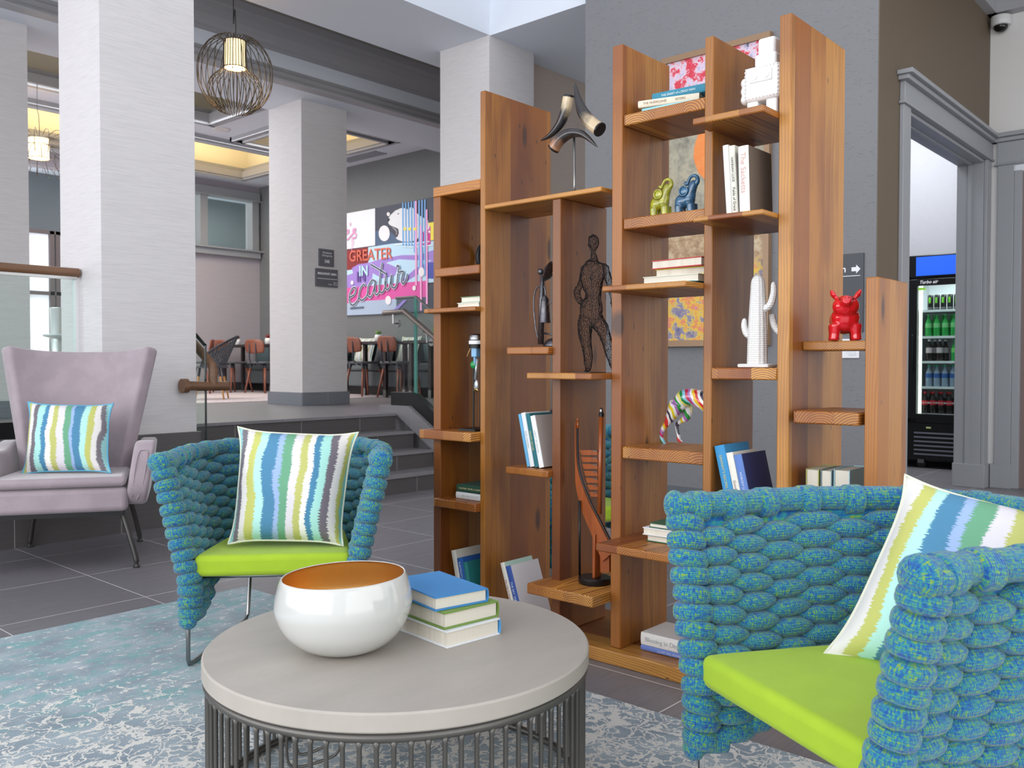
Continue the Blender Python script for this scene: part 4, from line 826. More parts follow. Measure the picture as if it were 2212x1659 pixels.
# antique telephone like lamp
tp = thing('telephone_sculpture', 'dark metal candlestick telephone standing on the small second bay shelf', 'sculpture', (2.66, 2.10, 1.114))
px = lambda a, b: on(a, b, 'x', 2.64)
M_PEW = T('aged_pewter', S(86, 84, 88), .38, .9); o_ = M_PEW.coord('Object'); n_ = M_PEW.noise(o_, 60., 4.); M_PEW.set('Base Color', M_PEW.mix(n_, S(52, 50, 54), S(130, 128, 134))); M_PEW = M_PEW.m
MB().tube([px(1168, 744), px(1170, 655), px(1172, 595)], [.012, .011, .008], 12).build('stem', M_PEW, tp, smooth=True)
MB().ell(px(1168, 587), .0125, nu=16, nv=12).build('ball_knob', M_PEW, tp, smooth=True)
c_ = px(1189, 587); Mh = Matrix.Rotation(radians(-68), 4, 'X')
MB().lathe([(.008, -.030), (.012, -.012), (.026, -.006), (.036, .004), (.040, .008), (.036, .012), (.030, .010), (.022, .02), (.006, .022)], c_, 28, M=Mh @ Matrix.Rotation(radians(-20), 4, 'Y')).build('mouthpiece', M_PEW, tp, smooth=True, autos=45)
c_ = px(1177, 672); MB().lathe([(.0235, -.045), (.0225, -.042), (.0155, .038), (.017, .042), (.013, .05), (.008, .058), (.003, .062), (.0001, .063)], (c_.x, c_.y, c_.z), 24).build('receiver', M_PEW, tp, smooth=True, autos=40)
MB().tube([px(1186+9*cos(a/10*2*pi)*.5, 653+4*sin(a/10*2*pi)) for a in range(10)], .0018, 6, closed=True).build('hook_ring', M_PEW, tp, smooth=True)
cord = spline([(*px(1179, 640), ), (*px(1177, 622), ), (*px(1168, 617), ), (*px(1158, 625), ), (*px(1153, 650), ), (*px(1155, 690), ), (*px(1160, 722), ), (*px(1167, 742), )], 10)
MB().tube(cord, [.0026+.0008*(i % 2) for i in range(len(cord))], 6).build('braided_cord', M_PEW, tp, smooth=True)
c_ = px(1184, 747); MB().lathe([(.056, 0), (.057, .008), (.050, .022), (.038, .032), (.02, .036), (.0001, .037)], (2.69, c_.y-.008, 1.1145), 36).build('base', M_PEW, tp, smooth=True)
MB().tube([px(1176, 720), px(1200, 724)], [.004, .003], 8).build('switch_hook', M_PEW, tp, smooth=True)
# wire figure: a lattice over a standing human body
wf = thing('wire_figure', 'black wire mesh statue of a standing woman, hand on hip, third bay', 'sculpture', (2.62, 1.93, 1.018))
X0 = 2.60
q = lambda a, b, dx=0: Vector((X0+dx, 0, 0))+Vector((0, *on(a, b, 'x', X0)[1:]))
m = MB()
def limb(pts, rs): m.tube(spline([(*p, ) for p in pts], 4), [r[0] for r in spline([(r,) for r in rs], 4)], 10)
m.ell(q(1282, 523), (.022, .021, .030)); limb([q(1281, 545), q(1283, 560), q(1284, 572)], [.012, .013, .02])
limb([q(1284, 566), q(1280, 590), q(1280, 615), q(1282, 640), q(1278, 662), q(1276, 690)], [.030, .044, .038, .028, .042, .040])
m.ell(q(1290, 580), (.020, .050, .020)); m.ell(q(1272, 600, -.025), .020); m.ell(q(1292, 602, -.025), .018)
limb([q(1265, 574), q(1258, 605), q(1248, 630), q(1243, 634)], [.014, .012, .010, .009]); limb([q(1243, 634), q(1250, 628), q(1262, 622)], [.010, .012, .014]) if 0 else None
limb([q(1264, 575), q(1260, 605), q(1243, 628)], [.016, .012, .010]); limb([q(1243, 628), q(1252, 650), q(1268, 655)], [.011, .012, .010])
limb([q(1305, 575), q(1317, 612), q(1322, 640)], [.016, .013, .010]); limb([q(1322, 640), q(1325, 668)], [.010, .008])
limb([q(1266, 690), q(1263, 715), q(1267, 745), q(1270, 772), q(1271, 797)], [.030, .026, .019, .018, .011]); limb([q(1271, 797), q(1276, 803, -.03)], [.011, .007])
limb([q(1286, 690), q(1300, 708), q(1308, 728), q(1318, 762), q(1326, 798)], [.028, .025, .020, .018, .010])
wo = organic('wire_lattice', m, T('black_wire', S(26, 25, 28), .45, .6).m, wf, voxel=.0075, smooth=3)
dc = wo.modifiers.new('d', 'DECIMATE'); dc.ratio = .42; bake(wo)
bm = bmesh.new(); bm.from_mesh(wo.data); bmesh.ops.triangulate(bm, faces=bm.faces)
rr = random.Random(3)
for v in bm.verts: v.co += v.normal*rr.uniform(-.0015, .0015)+Vector((rr.uniform(-.002, .002), rr.uniform(-.002, .002), rr.uniform(-.002, .002)))
bm.to_mesh(wo.data); bm.free()
w_ = wo.modifiers.new('w', 'WIREFRAME'); w_.thickness = .0016; w_.use_even_offset = False; w_.use_replace = True; bake(wo)
MB().box(2.56, 1.895, 1.0182, 2.66, 1.975, 1.0205).build('base_plate', M_BLACK, wf)
# two outboard motor models on a stand, half hidden by the upright
om = thing('motor_model', 'blue, white and green model outboard motors on a black stand in the left bay', 'model', (2.60, 2.49, .777))
pm = lambda a, b, dx=0: Vector((2.60+dx, *on(a, b, 'x', 2.60)[1:]))
M_MB = plain('motor_blue', (120, 168, 206), .25); M_MG = plain('motor_green', (38, 142, 76), .25)
def disc(c, prof, mat, name, n=24): MB().lathe(prof, c, n).build(name, mat, om, smooth=True, autos=40)
c_ = pm(1029, 735); disc((2.60, c_.y, c_.z), [(.022, -.004), (.030, .002), (.030, .010), (.026, .020), (.012, .026), (.0001, .027)], M_STEEL, 'flywheel_cap'); disc((2.60, c_.y, c_.z-.012), [(.031, -.004), (.031, .010)], plain('motor_white', (232, 234, 234), .3), 'cowl_band'); disc((2.60, c_.y, c_.z-.028), [(.029, -.004), (.030, .012)], M_BLACK, 'cowl_ring')
c_ = pm(1028, 760); MB().box(2.585, c_.y-.016, c_.z-.022, 2.615, c_.y+.014, c_.z+.022).box(2.59, c_.y-.004, c_.z-.06, 2.605, c_.y+.006, c_.z+.03).build('blue_housing', M_MB, om, bevel=.004)
c_ = pm(1018, 762); MB().tube([pm(1017, 750), pm(1009, 770)], .0025, 6).build('tiller', plain('tan_grip', (176, 140, 96), .5), om, smooth=True)
c_ = pm(1024, 788); MB().ell((2.60, c_.y, c_.z), (.014, .018, .017)).build('green_tank', M_MG, om, smooth=True)
MB().tube([pm(1031, 775), pm(1027, 820)], .006, 8).ell(pm(1029, 832), (.006, .012, .022)).build('lower_leg', plain('motor_grey', (176, 182, 186), .3, .5), om, smooth=True)
c_ = pm(1028, 840); MB().ell((2.60, c_.y, c_.z), (.004, .016, .007), M=Matrix.Rotation(.6, 3, 'X')).ell((2.60, c_.y, c_.z), (.004, .016, .007), M=Matrix.Rotation(-.9, 3, 'X')).build('propeller', plain('brass', (196, 158, 92), .25, 1.), om, smooth=True)
for dx, a in ((0, 1023), (.05, 1020)):
    p0 = pm(a, 770, dx); MB().tube([(p0.x, p0.y, .785), (p0.x, p0.y, p0.z)], .0035, 8).build('stand_rod', M_BLACK, om); MB().box(p0.x-.035, p0.y-.04, .7775, p0.x+.035, p0.y+.055, .7855).build('stand_foot', M_BLACK, om, bevel=.001)
# dark disc on the left bay's second shelf
dd = thing('decorative_disc', 'dark iron ring standing on edge behind the second upright', 'ornament', (2.78, 2.55, 1.446))
c_ = on(1027, 540, 'x', 2.77); c_.y -= .068
MB().lathe([(.062, -.006), (.066, 0), (.062, .006), (.045, .004), (.045, -.004), (.062, -.006)], (2.77, c_.y, 1.4465+.066), 36, M=Matrix.Rotation(radians(90), 4, 'Y'), cap=False).build('ring', plain('dark_iron', (40, 40, 42), .4, .6), dd, smooth=True); MB().box(2.75, c_.y-.02, 1.4462, 2.79, c_.y+.02, 1.452).build('foot', M_BLACK, dd)
# ship keel model: curved wooden prow, mast and slatted sail
sm = thing('boat_sculpture', 'tall wooden boat bow sculpture with slats on a round black base, third bay', 'sculpture', (2.62, 1.90, .247))
ps = lambda a, b, dx=0: Vector((2.62+dx, *on(a, b, 'x', 2.62)[1:]))
M_MAH = T('mahogany', S(150, 78, 34), .28, Coat_Weight=.3); o_ = M_MAH.coord('Object'); M_MAH.set('Base Color', M_MAH.mix(M_MAH.noise(M_MAH.scale(o_, (20, 60, 6)), 1., 3.), S(176, 92, 40), S(112, 52, 22))); M_MAH = M_MAH.m
MB().lathe([(.058, 0), (.060, .003), (.060, .020), (.057, .023), (.0001, .023)], (2.62, ps(1285, 1240).y, .2475), 40).build('round_base', M_BLACK, sm, smooth=True, autos=40)
MB().tube([(2.60, ps(1259, 1240).y, .27), ps(1259, 1080, -.02)], .0045, 10).build('support_rod', M_BLACK, sm, smooth=True)
L_ = spline([(1247, 912), (1247, 950), (1249, 1000), (1258, 1040), (1277, 1088), (1296, 1125), (1316, 1165), (1330, 1190)], 5)
Wd = spline([(1,), (2,), (4,), (14,), (22,), (26,), (30,), (34,)], 5)
m = MB(); n = len(L_)
m2 = [ps(x, y) for x, y in L_]+[ps(x-w*.75, y+w*.65) for (x, y), (w,) in zip(L_[::-1], Wd[::-1])]
MB().prism([p+Vector((-.011, 0, 0)) for p in m2], (.022, 0, 0)).build('bow_plank', M_MAH, sm, smooth=False)
MB().tube([ps(x, y) for x, y in L_], [.0045]*len(L_), 8).build('black_keel', M_BLACK, sm, smooth=True)
MB().ell(ps(1248, 906), .0055).tube([ps(1248, 910), ps(1248, 925)], .005, 8).build('bow_tip', M_MAH, sm, smooth=True)
MB().tube([ps(1295, 1110), ps(1299, 900)], [.0085, .0085], 12).build('mast', M_MAH, sm, smooth=True); MB().lathe([(.0095, 0), (.0098, .012), (.008, .014)], ps(1299, 900), 14).build('mast_band', M_BLACK, sm, smooth=True, autos=40); MB().ell(ps(1299, 888), (.0075, .0075, .013)).build('mast_tip', M_STEEL, sm, smooth=True)
for i in range(7):
    y = 972+i*15.; xl = 1252+ (i*15)**1.25*.075
    MB().prism([ps(xl, y), ps(1291, y+1), ps(1291, y+11), ps(xl+4, y+11)], (.006, 0, 0)).build('slat', M_MAH, sm)
    MB().tube([ps(1283, y+2, -.004), ps(1292, y+2.5, -.004)], .002, 6).build('pin', M_STEEL, sm)
MB().prism([ps(1296, 1195), ps(1316, 1195), ps(1316, 1236), ps(1296, 1236)], (.03, 0, 0)).build('block', M_MAH, sm); MB().box(2.60, ps(1290, 1200).y-.004, .27, 2.64, ps(1290, 1200).y+.008, .43).build('post', M_MAH, sm, bevel=.002)
# elephants
def elephant(label, x, y, z, s, rz, rgb):
    t = thing('elephant_figurine', label, 'figurine', (x, y, z), radians(rz), group='glazed elephants')
    k = .131/675; L3 = lambda a, b, y=0: ((a-820)*k, y*k, (775-b)*k); m = MB()
    def le(a, b, ra, ry_, rb_, y=0): m.ell(L3(a, b, y), (ra*k, ry_*k, rb_*k))
    le(765, 520, 140, 120, 135); le(890, 500, 125, 112, 130); le(715, 600, 90, 105, 120); le(930, 420, 95, 90, 120)
    for a, b, c_, r1, r2 in ((725, 600, 735, 78, 66), (955, 580, 972, 76, 62)):
        for yy in (-52, 52): m.tube([L3(a, b, yy), L3((a+c_)/2, 690, yy), L3(c_, 772, yy)], [r1*k, (r1+r2)/2*k, r2*k], 12)
    m.tube([L3(900, 440), L3(950, 330), L3(985, 255)], [105*k, 88*k, 78*k], 14); le(985, 250, 82, 76, 80)
    tr_ = spline([L3(1010, 262), L3(1062, 200), L3(1048, 122), L3(985, 92), L3(918, 118), L3(880, 185), L3(856, 228), L3(822, 205)], 6)
    rs_ = [r[0] for r in spline([(50,), (42,), (32,), (27,), (27,), (28,), (28,), (30,)], 6)]
    g = T('glaze_%d' % rgb[0], rough=.12, Coat_Weight=.6); o_ = g.coord('Object'); n_ = g.noise(g.scale(o_, (1, 1, 1)), 40., 3.); w_ = g.m_('SINE', g.mul(g.add(g.sep(o_)[0], g.mul(g.noise(o_, 22., 1.), .05)), 260.))
    c = S(*rgb); g.set('Base Color', g.mix(g.mul(g.step(w_, .5, 1.), .35), g.mix(g.step(n_, .35, .7), tuple(v*.55 for v in c[:3])+(1,), c), tuple(v*.45 for v in c[:3])+(1,)))
    b = organic('body', m, g.m, t, voxel=.0024, smooth=5, local=True)
    MB().tube(tr_, [r*k for r in rs_], 14).ell(tr_[-1], 30*k).build('trunk', g.m, t, smooth=True, local=True)
    for sy in (-1, 1):
        e = MB(); e.ell(L3(850, 362, sy*100), (80*k, 26*k, 78*k)); e.build('ear', g.m, t, smooth=True, local=True)
        e = MB(); e.tube([Vector(L3(850+82*cos(a/20*2*pi), 362+80*sin(a/20*2*pi), sy*118)) for a in range(20)], 15*k, 8, closed=True); e.build('ear_rim', g.m, t, smooth=True, local=True)
    t.scale = (s,)*3; ROOT[t.name] = ROOT[t.name] @ Matrix.Scale(s, 4); return t
e1 = on(1425, 466, 'z', 1.555); e2 = on(1483, 459, 'z', 1.555)
elephant('small chartreuse glazed elephant with raised trunk, left of the blue one', 2.64, on(1425, 460, 'x', 2.64).y, 1.5555, .97, -90, (178, 176, 46))
elephant('small blue glazed elephant with raised trunk, right of the chartreuse one', 2.66, on(1480, 455, 'x', 2.66).y, 1.5555, 1.0, -90, (56, 108, 146))
# white robot vase
rv = thing('robot_vase', 'white ceramic robot shaped vase on the top right shelf', 'vase', (2.62, 1.26, 1.817)); M_WC = T('white_ceramic', S(236, 236, 236), .3, Coat_Weight=.2).m
ry = 1.262; RX = 2.60
def rb(y0, y1, x0, x1, z0, z1, name, bv=.006, m_=None): return MB().box(RX+x0, ry+y0, 1.8175+z0, RX+x1, ry+y1, 1.8175+z1).build(name, M_WC, rv, bevel=bv)
rb(-.050, -.012, .0, .06, 0, .062, 'leg'); rb(.014, .052, .0, .06, 0, .062, 'leg')
rb(-.062, .058, -.01, .08, .056, .165, 'torso', .012); rb(-.048, .024, -.006, .07, .16, .200, 'neck', .008); rb(-.040, .018, .002, .062, .196, .252, 'head', .010)
m = MB()
for k in range(3): m.ell((RX+.03, ry+.068, 1.8175+.128-.026*k), (.022, .017, .018))
organic('arm', m, M_WC, rv, voxel=.004, smooth=2)
m = MB()
for k in range(10):
    for yy in (-.054+.0115*k,): m.ell((RX-.010, ry+yy, 1.8175+.158), .0027, nu=6, nv=4); m.ell((RX-.010, ry+yy, 1.8175+.066), .0027, nu=6, nv=4)
for k in range(7):
    for yy in (.052, -.056): m.ell((RX-.010, ry+yy, 1.8175+.074+.0125*k), .0027, nu=6, nv=4)
for k in range(5): m.ell((RX-.006, ry+.019, 1.8175+.168+.008*k), .0022, nu=6, nv=4)
m.build('rivets', M_WC, rv, smooth=True)
MB().box(RX-.014, ry-.038, 1.8175+.112, RX-.008, ry+.036, 1.8175+.148).build('chest_panel', M_WC, rv, bevel=.002)
for yy in (.020, -.018): MB().lathe([(.011, 0), (.011, .003), (.008, .003), (.008, .0015), (.0001, .0015)], (RX-.014, ry+yy, 1.8175+.130), 20, M=Matrix.Rotation(radians(-90), 4, 'Y')).build('dial', M_WC, rv, smooth=True, autos=40)
# cactus
cx_, cy_ = 2.63, on(1636, 790, 'x', 2.63).y
ca = thing('cactus_ornament', 'white ribbed ceramic cactus with raised arms above the leaning blue books', 'ornament', (cx_, cy_, 1.0395))
def ribbed(pts, rs, nr=11, name='stem'):
    pts = spline([(*p, ) for p in pts], 6); rs = [r[0] for r in spline([(r,) for r in rs], 6)]; P = [Vector(p) for p in pts]; n = len(P); nv = nr*6; N = Vector((1, 0, 0)); rows = []
    for i in range(n):
        t = (P[min(i+1, n-1)]-P[max(i-1, 0)]).normalized(); N = (N-t*N.dot(t)).normalized(); Bn = t.cross(N)
        rows.append([P[i]+(N*cos(2*pi*j/nv)+Bn*sin(2*pi*j/nv))*rs[i]*(1+.085*abs(cos(pi*nr*j/nv))**.7) for j in range(nv)])
    m = MB(); m.grid(lambda u, v: rows[round(v*(n-1))][round(u*nv) % nv], nv, n-1, uv=False)
    t_ = m.build(name, M_WCR, ca, smooth=True)
M_WCR = T('white_bisque', S(232, 230, 228), .6); o_ = M_WCR.coord('Object'); M_WCR.bump(M_WCR.m_('SINE', M_WCR.mul(M_WCR.sep(o_)[2], 900.)), .5, .0015); M_WCR = M_WCR.m
zz = 1.0395
ribbed([(cx_, cy_, zz+.008), (cx_, cy_, zz+.12), (cx_, cy_, zz+.24), (cx_, cy_, zz+.275), (cx_, cy_, zz+.290), (cx_, cy_, zz+.295)], [.030, .0275, .0215, .019, .011, .001], 12)
pc_ = lambda a, b, dx=0: Vector((cx_+dx, *on(a, b, 'x', cx_)[1:]))
ribbed([pc_(1628, 728), pc_(1614, 722), pc_(1608, 706), pc_(1608, 692), pc_(1608, 687)], [.009, .010, .0095, .007, .001], 7, 'arm')
ribbed([pc_(1650, 668), pc_(1664, 658), pc_(1671, 634), pc_(1671, 614), pc_(1671, 608)], [.010, .0105, .0095, .007, .001], 7, 'arm')
ribbed([pc_(1655, 680, .04), pc_(1663, 702, .03), pc_(1676, 716, .03), pc_(1694, 700, .03), pc_(1696, 690, .03)], [.010, .010, .009, .007, .001], 7, 'arm')
MB().box(cx_-.035, cy_-.053, zz-.0, cx_+.035, cy_+.053, zz+.012).build('base', M_WCR, ca, bevel=.005, seg=3)
# red pig
pg = thing('pig_figurine', 'glossy red pig figurine standing on the shelf of the right bay', 'figurine', (2.72, 1.0, 1.1215), radians(90))
pgx, pgy = 2.70, on(1825, 730, 'x', 2.70).y
m = MB(); pa = radians(24); V3 = lambda y, z, dx=0: Vector((pgx+(dx-.01)*cos(pa)-y*sin(pa), pgy+(dx-.01)*sin(pa)+y*cos(pa), 1.1215+z))
Rp = Matrix.Rotation(pa, 4, 'Z')
m.ell(V3(0, .062, .03), (.062, .046, .042), M=Rp); m.ell(V3(0, .070, -.012), (.036, .043, .044)); m.ell(V3(0, .103, -.030), (.036, .041, .034)); m.tube([V3(0, .110, -.052), V3(0, .121, -.076)], [.020, .0135], 14)
for y, dx in ((.029, -.022), (-.029, -.022), (.029, .062), (-.029, .062)): m.tube([V3(y, .05, dx), V3(y*1.04, .02, dx), V3(y*1.1, .0015, dx)], [.019, .015, .0155], 12)
for sy in (1, -1): m.tube([V3(sy*.022, .122, -.016), V3(sy*.036, .140, -.018), V3(sy*.043, .154, -.020)], [.009, .0155, .006], 10, flat=.6)
M_RED = T('red_gloss', S(212, 22, 36), .08, Coat_Weight=.8).m
organic('body', m, M_RED, pg, voxel=.003, smooth=5)
for sy in (1, -1): MB().ell(V3(sy*.019, .124, -.056), .003).build('eye', plain('pig_eye', (120, 8, 18), .1), pg, smooth=True); MB().ell(V3(sy*.005, .125, -.0885), .0018, nu=6, nv=4).build('nostril', plain('pig_eye', (120, 8, 18), .1), pg)
# striped dog, front half hidden by the upright
dg_ = thing('dog_figurine', 'white dog figurine painted with rainbow stripes, half behind the upright', 'figurine', (2.79, 1.6, .762))
D = lambda a, b, dx=0: Vector((2.785+dx, *on(a, b, 'x', 2.785)[1:]))
m = MB()
m.tube(spline([(*p, ) for p in (D(1466, 872), D(1480, 860), D(1500, 858), D(1525, 868), D(1550, 874), D(1570, 866))], 4), [r[0] for r in spline([(.026,), (.033,), (.030,), (.036,), (.040,), (.026,)], 4)], 14)
def dl(p, r): m.tube(spline([(*x, ) for x in p], 4), [x[0] for x in spline([(v,) for v in r], 4)], 10)
dl([D(1468, 872, -.012), D(1456, 895, -.012), D(1444, 915, -.012), D(1434, 930, -.012), D(1433, 945, -.012), D(1437, 956, -.012)], [.032, .023, .012, .009, .008, .008]); m.ell(D(1441, 957, -.016), (.010, .009, .005))
dl([D(1474, 872, .02), D(1478, 900, .02), D(1462, 912, .02), D(1456, 920, .02), D(1459, 940, .02), D(1460, 953, .02)], [.026, .016, .009, .008, .007, .008]); m.ell(D(1465, 954, .016), (.010, .010, .005))
dl([D(1556, 875, -.012), D(1558, 905, -.012), D(1556, 935, -.012), D(1555, 956, -.012)], [.018, .010, .007, .006]); dl([D(1562, 875, .02), D(1563, 905, .02), D(1562, 935, .02), D(1560, 954, .02)], [.018, .010, .007, .006])
dl([D(1570, 862), D(1580, 846), D(1586, 832)], [.018, .013, .012]); m.ell(D(1592, 828), (.014, .022, .014))
dm = T('rainbow_paint', rough=.1, Coat_Weight=.6); o_ = dm.sep(dm.coord('Object')); u_ = dm.add(dm.add(dm.mul(o_[1], -5.2), dm.mul(o_[2], 2.6)), dm.mul(dm.noise(dm.coord('Object'), 10., 2.), .35))
u_ = dm.m_('FRACT', dm.add(dm.mul(u_, 1.1), 20.)); cs = [(238, 238, 236), (226, 206, 40), (238, 238, 236), (176, 120, 190), (40, 150, 70), (238, 238, 236), (232, 226, 120), (30, 140, 80), (140, 200, 220), (200, 40, 80), (176, 120, 190), (238, 238, 236), (240, 200, 50), (214, 60, 60), (236, 236, 236), (60, 60, 80)]
dm.set('Base Color', dm.ramp(u_, [(i/16, S(*c)) for i, c in enumerate(cs)], 'CONSTANT'))
organic('body', m, dm.m, dg_, voxel=.003, smooth=4)
# ------------------------------------------------------------------ framed painting on the dark wall
pt_ = thing('framed_painting', 'large framed abstract painting with an orange disc behind the bookcase', 'painting', (5.74, 3.12, 2.26))
MB().box(5.70, 2.711, 3.275, 5.748, 3.573, 3.317).box(5.70, 2.711, 1.18, 5.748, 3.573, 1.225).box(5.70, 2.711, 1.225, 5.748, 2.752, 3.275).box(5.70, 3.532, 1.225, 5.748, 3.573, 3.275).build('frame', plain('bronze_frame', (150, 120, 92), .4, .2), pt_)
am = T('abstract_canvas', rough=.6); g_ = am.sep(am.coord('Generated')); o_ = am.coord('Object')
n1 = am.noise(am.scale(o_, (9, 9, 9)), 1., 5., .75); n2 = am.noise(am.scale(o_, (11, 11, 13)), 1., 7., .72)
top = am.ramp(n2, [(.3, S(60, 70, 100)), (.42, S(200, 190, 216)), (.5, S(226, 200, 214)), (.56, S(214, 60, 80)), (1, S(190, 40, 60))])
mid = am.ramp(n1, [(.25, S(96, 92, 80)), (.45, S(150, 146, 130)), (.6, S(176, 168, 146)), (1, S(120, 100, 60))])
tan = am.ramp(n2, [(.3, S(110, 80, 54)), (.5, S(180, 150, 116)), (.65, S(206, 190, 160))])
low = am.ramp(n2, [(.3, S(84, 88, 132)), (.44, S(150, 140, 160)), (.5, S(226, 196, 60)), (.58, S(224, 130, 90)), (.7, S(200, 150, 180))])
c = am.mix(am.step(am.add(g_[2], am.mul(n1, .1)), .22+.06, .34), low, tan); c = am.mix(am.step(am.add(g_[2], am.mul(n1, .08)), .48, .50), c, mid)
dx_ = am.mul(am.sub(g_[1], .40), .80); dz_ = am.mul(am.sub(g_[2], .66), 2.05); rd = am.m_('SQRT', am.add(am.mul(dx_, dx_), am.mul(dz_, dz_)))
c = am.mix(am.sub(1., am.step(am.add(rd, am.mul(n2, .02)), .25, .262)), c, am.mix(n2, S(226, 104, 30), S(236, 160, 90)))
c = am.mix(am.step(am.add(g_[2], am.mul(n1, .06)), .82, .84), c, top); am.set('Base Color', c); am.bump(n2, .3, .002)
B(5.72, 2.752, 1.225, 5.735, 3.532, 3.275).build('canvas', am.m, pt_)
# ------------------------------------------------------------------ wire pendants
def pendant(name, label, c, prof_out, prof_in, nw, sh, ceil, k=1.):
    t = thing(name, label, 'lamp', c, group='wire cage pendant lamps'); c = Vector(c)
    wm = plain('bronze_wire', (78, 68, 56), .45, .5)
    def wires(prof, n, ph, nm):
        for i in range(n):
            a = 2*pi*(i+ph)/n; MB().tube([c+Vector((r*cos(a), r*sin(a), z)) for r, z in spline(prof, 5)], .0032*k, 5).build(nm, wm, t, smooth=True)
    wires(prof_out, nw, 0, 'cage_wire'); wires(prof_in, nw, .5, 'inner_wire')
    r, z0, z1 = sh; MB().lathe([(r, z0), (r, z1)], c, 40, cap=False).build('lamp_shade', t_shade(), t, smooth=True)
    MB().lathe([(.0001, z0+.004), (r*.96, z0+.004)], c, 32).build('diffuser', glow('lamp_diffuser', (255, 236, 190), 5.5), t)
    for z in (z0, z1): MB().tube([c+Vector(((r+.010)*cos(2*pi*i/32), (r+.010)*sin(2*pi*i/32), z)) for i in range(32)], .004, 6, closed=True).build('shade_ring', wm, t, smooth=True)
    cd_ = spline([(c.x-.01, c.y, ceil), (c.x-.012, c.y, ceil-.3), (c.x+.0, c.y, c.z+z1+.25), (c.x+.008, c.y, c.z+z1+.1), (c.x, c.y, c.z+z1)], 6); MB().tube(cd_, .0035, 6).build('cord', M_BLACK, t, smooth=True)
    o = point('pendant_glow', c+Vector((0, 0, z0-.06)), 1.8, (1, .78, .5), .05); return t
def t_shade():
    if 'shade' not in _M:
        t = T('shade', S(240, 216, 160), .7); o = t.sep(t.coord('Object')); a = t.m_('ARCTAN2', o[0], o[1]); st = t.step(t.m_('SINE', t.mul(a, 22.)), .5, .95)
        t.set('Emission Color', t.mix(st, S(255, 234, 190), S(206, 166, 110))); t.set('Emission Strength', 1.5); _M['shade'] = t.m
    return _M['shade']
pz = on(508, 163, 'y', 6.2)
pendant('pendant_lamp', 'globe shaped wire pendant lamp glowing over the stairs', pz, [(.085, .262), (.12, .285), (.20, .235), (.268, .12), (.28, 0), (.262, -.11), (.20, -.215), (.10, -.285)], [(.085, .262), (.088, .10), (.10, .04), (.17, -.02), (.205, -.10), (.19, -.19), (.14, -.262), (.115, -.275)], 26, (.077, .055, .262), 3.98)
pz2 = on(84, 330, 'y', 10.)
pendant('pendant_lamp', 'wide shallow wire pendant lamp seen between the two left pillars', pz2, [(.11, .08), (.30, .03), (.48, -.06), (.56, -.14), (.50, -.16), (.30, -.10)], [(.11, .16), (.25, .14), (.45, .16), (.60, .10), (.62, .0), (.55, -.10)], 30, (.098, -.06, .15), 4.05)
# ------------------------------------------------------------------ mural
mu = thing('wall_mural', 'bright collage mural with pink lettering, stripes and a roaring polar bear', 'mural', (8.49, 9.9, 2.5))
_ly = [0]
def mp(a, b): return on(740+a/3.524, 420+b/3.524, 'x', 8.472-_ly[0]*.0003)
def mpoly(name, col, pts):
    _ly[0] += 1; MB().prism([mp(*p) for p in pts], (.001, 0, 0)).build(name, plain('mural_%d_%d_%d' % col, col, .55), mu)
def mcirc(a, b, ra, rb_, col=(232, 228, 234)): mpoly('dot', col, [(a+ra*cos(2*pi*i/24), b+rb_*sin(2*pi*i/24)) for i in range(24)])
def mline(name, col, pts, w, sm_=True):
    _ly[0] += 1; P = [mp(*p) for p in (spline(pts, 6) if sm_ else pts)]; MB().tube(P, w*.00094, 8, flat=.06, upv=(1, 0, 0)).build(name, plain('mural_%d_%d_%d' % col, col, .55), mu)
c0 = on(738, 462, 'x', 8.47); c1_ = on(1000, 414, 'x', 8.47)
B(8.475, 7.7, 1.79, 8.5, 11.3, 3.34).build('board', plain('mural_edge', (60, 62, 72), .6), mu)
mpoly('white_panel', (226, 230, 238), [(-60, 160), (247, 106), (247, 388), (-60, 430)])
mpoly('navy_panel', (66, 70, 86), [(248, 105), (800, 0), (800, 360), (248, 388)])
mpoly('slate_shape', (78, 98, 128), [(248, 280), (330, 262), (420, 330), (500, 372), (560, 380), (248, 388)])
mpoly('maroon_panel', (134, 48, 54), [(-60, 438), (195, 402), (195, 560), (-60, 600)])
mpoly('sky_panel', (184, 216, 238), [(195, 402), (380, 374), (700, 352), (800, 350), (800, 660), (36, 720), (-60, 720), (-60, 590), (195, 556)])
mpoly('lilac_shape', (158, 130, 206), [(70, 560), (120, 532), (200, 520), (300, 490), (450, 462), (580, 462), (700, 420), (740, 440), (700, 500), (560, 500), (430, 494), (330, 520), (420, 560), (400, 620), (300, 640), (230, 600), (220, 680), (120, 716), (-40, 720), (-40, 640), (80, 600)])
mpoly('lilac_stroke', (158, 130, 206), [(560, 560), (720, 480), (740, 520), (590, 600), (440, 690), (420, 680)])
mpoly('pink_band', (216, 88, 164), [(-60, 720), (36, 712), (640, 656), (640, 780), (560, 790), (160, 812), (-60, 840)])
mpoly('pale_band', (168, 184, 208), [(-60, 842), (160, 812), (410, 795), (410, 905), (-60, 925)])
mpoly('grey_panel', (80, 88, 104), [(410, 795), (640, 780), (800, 770), (800, 880), (410, 905)])
mpoly('slate_panel', (66, 72, 84), [(650, 690), (800, 670), (800, 900), (650, 880)])
mpoly('royal_panel', (72, 84, 170), [(650, 520), (800, 505), (800, 650), (650, 640)])
mpoly('yellow_shape', (240, 224, 80), [(590, 230), (700, 208), (800, 190), (800, 330), (670, 350), (640, 290)])
mpoly('magenta_shape', (206, 64, 150), [(600, 270), (670, 240), (670, 380), (600, 390)])
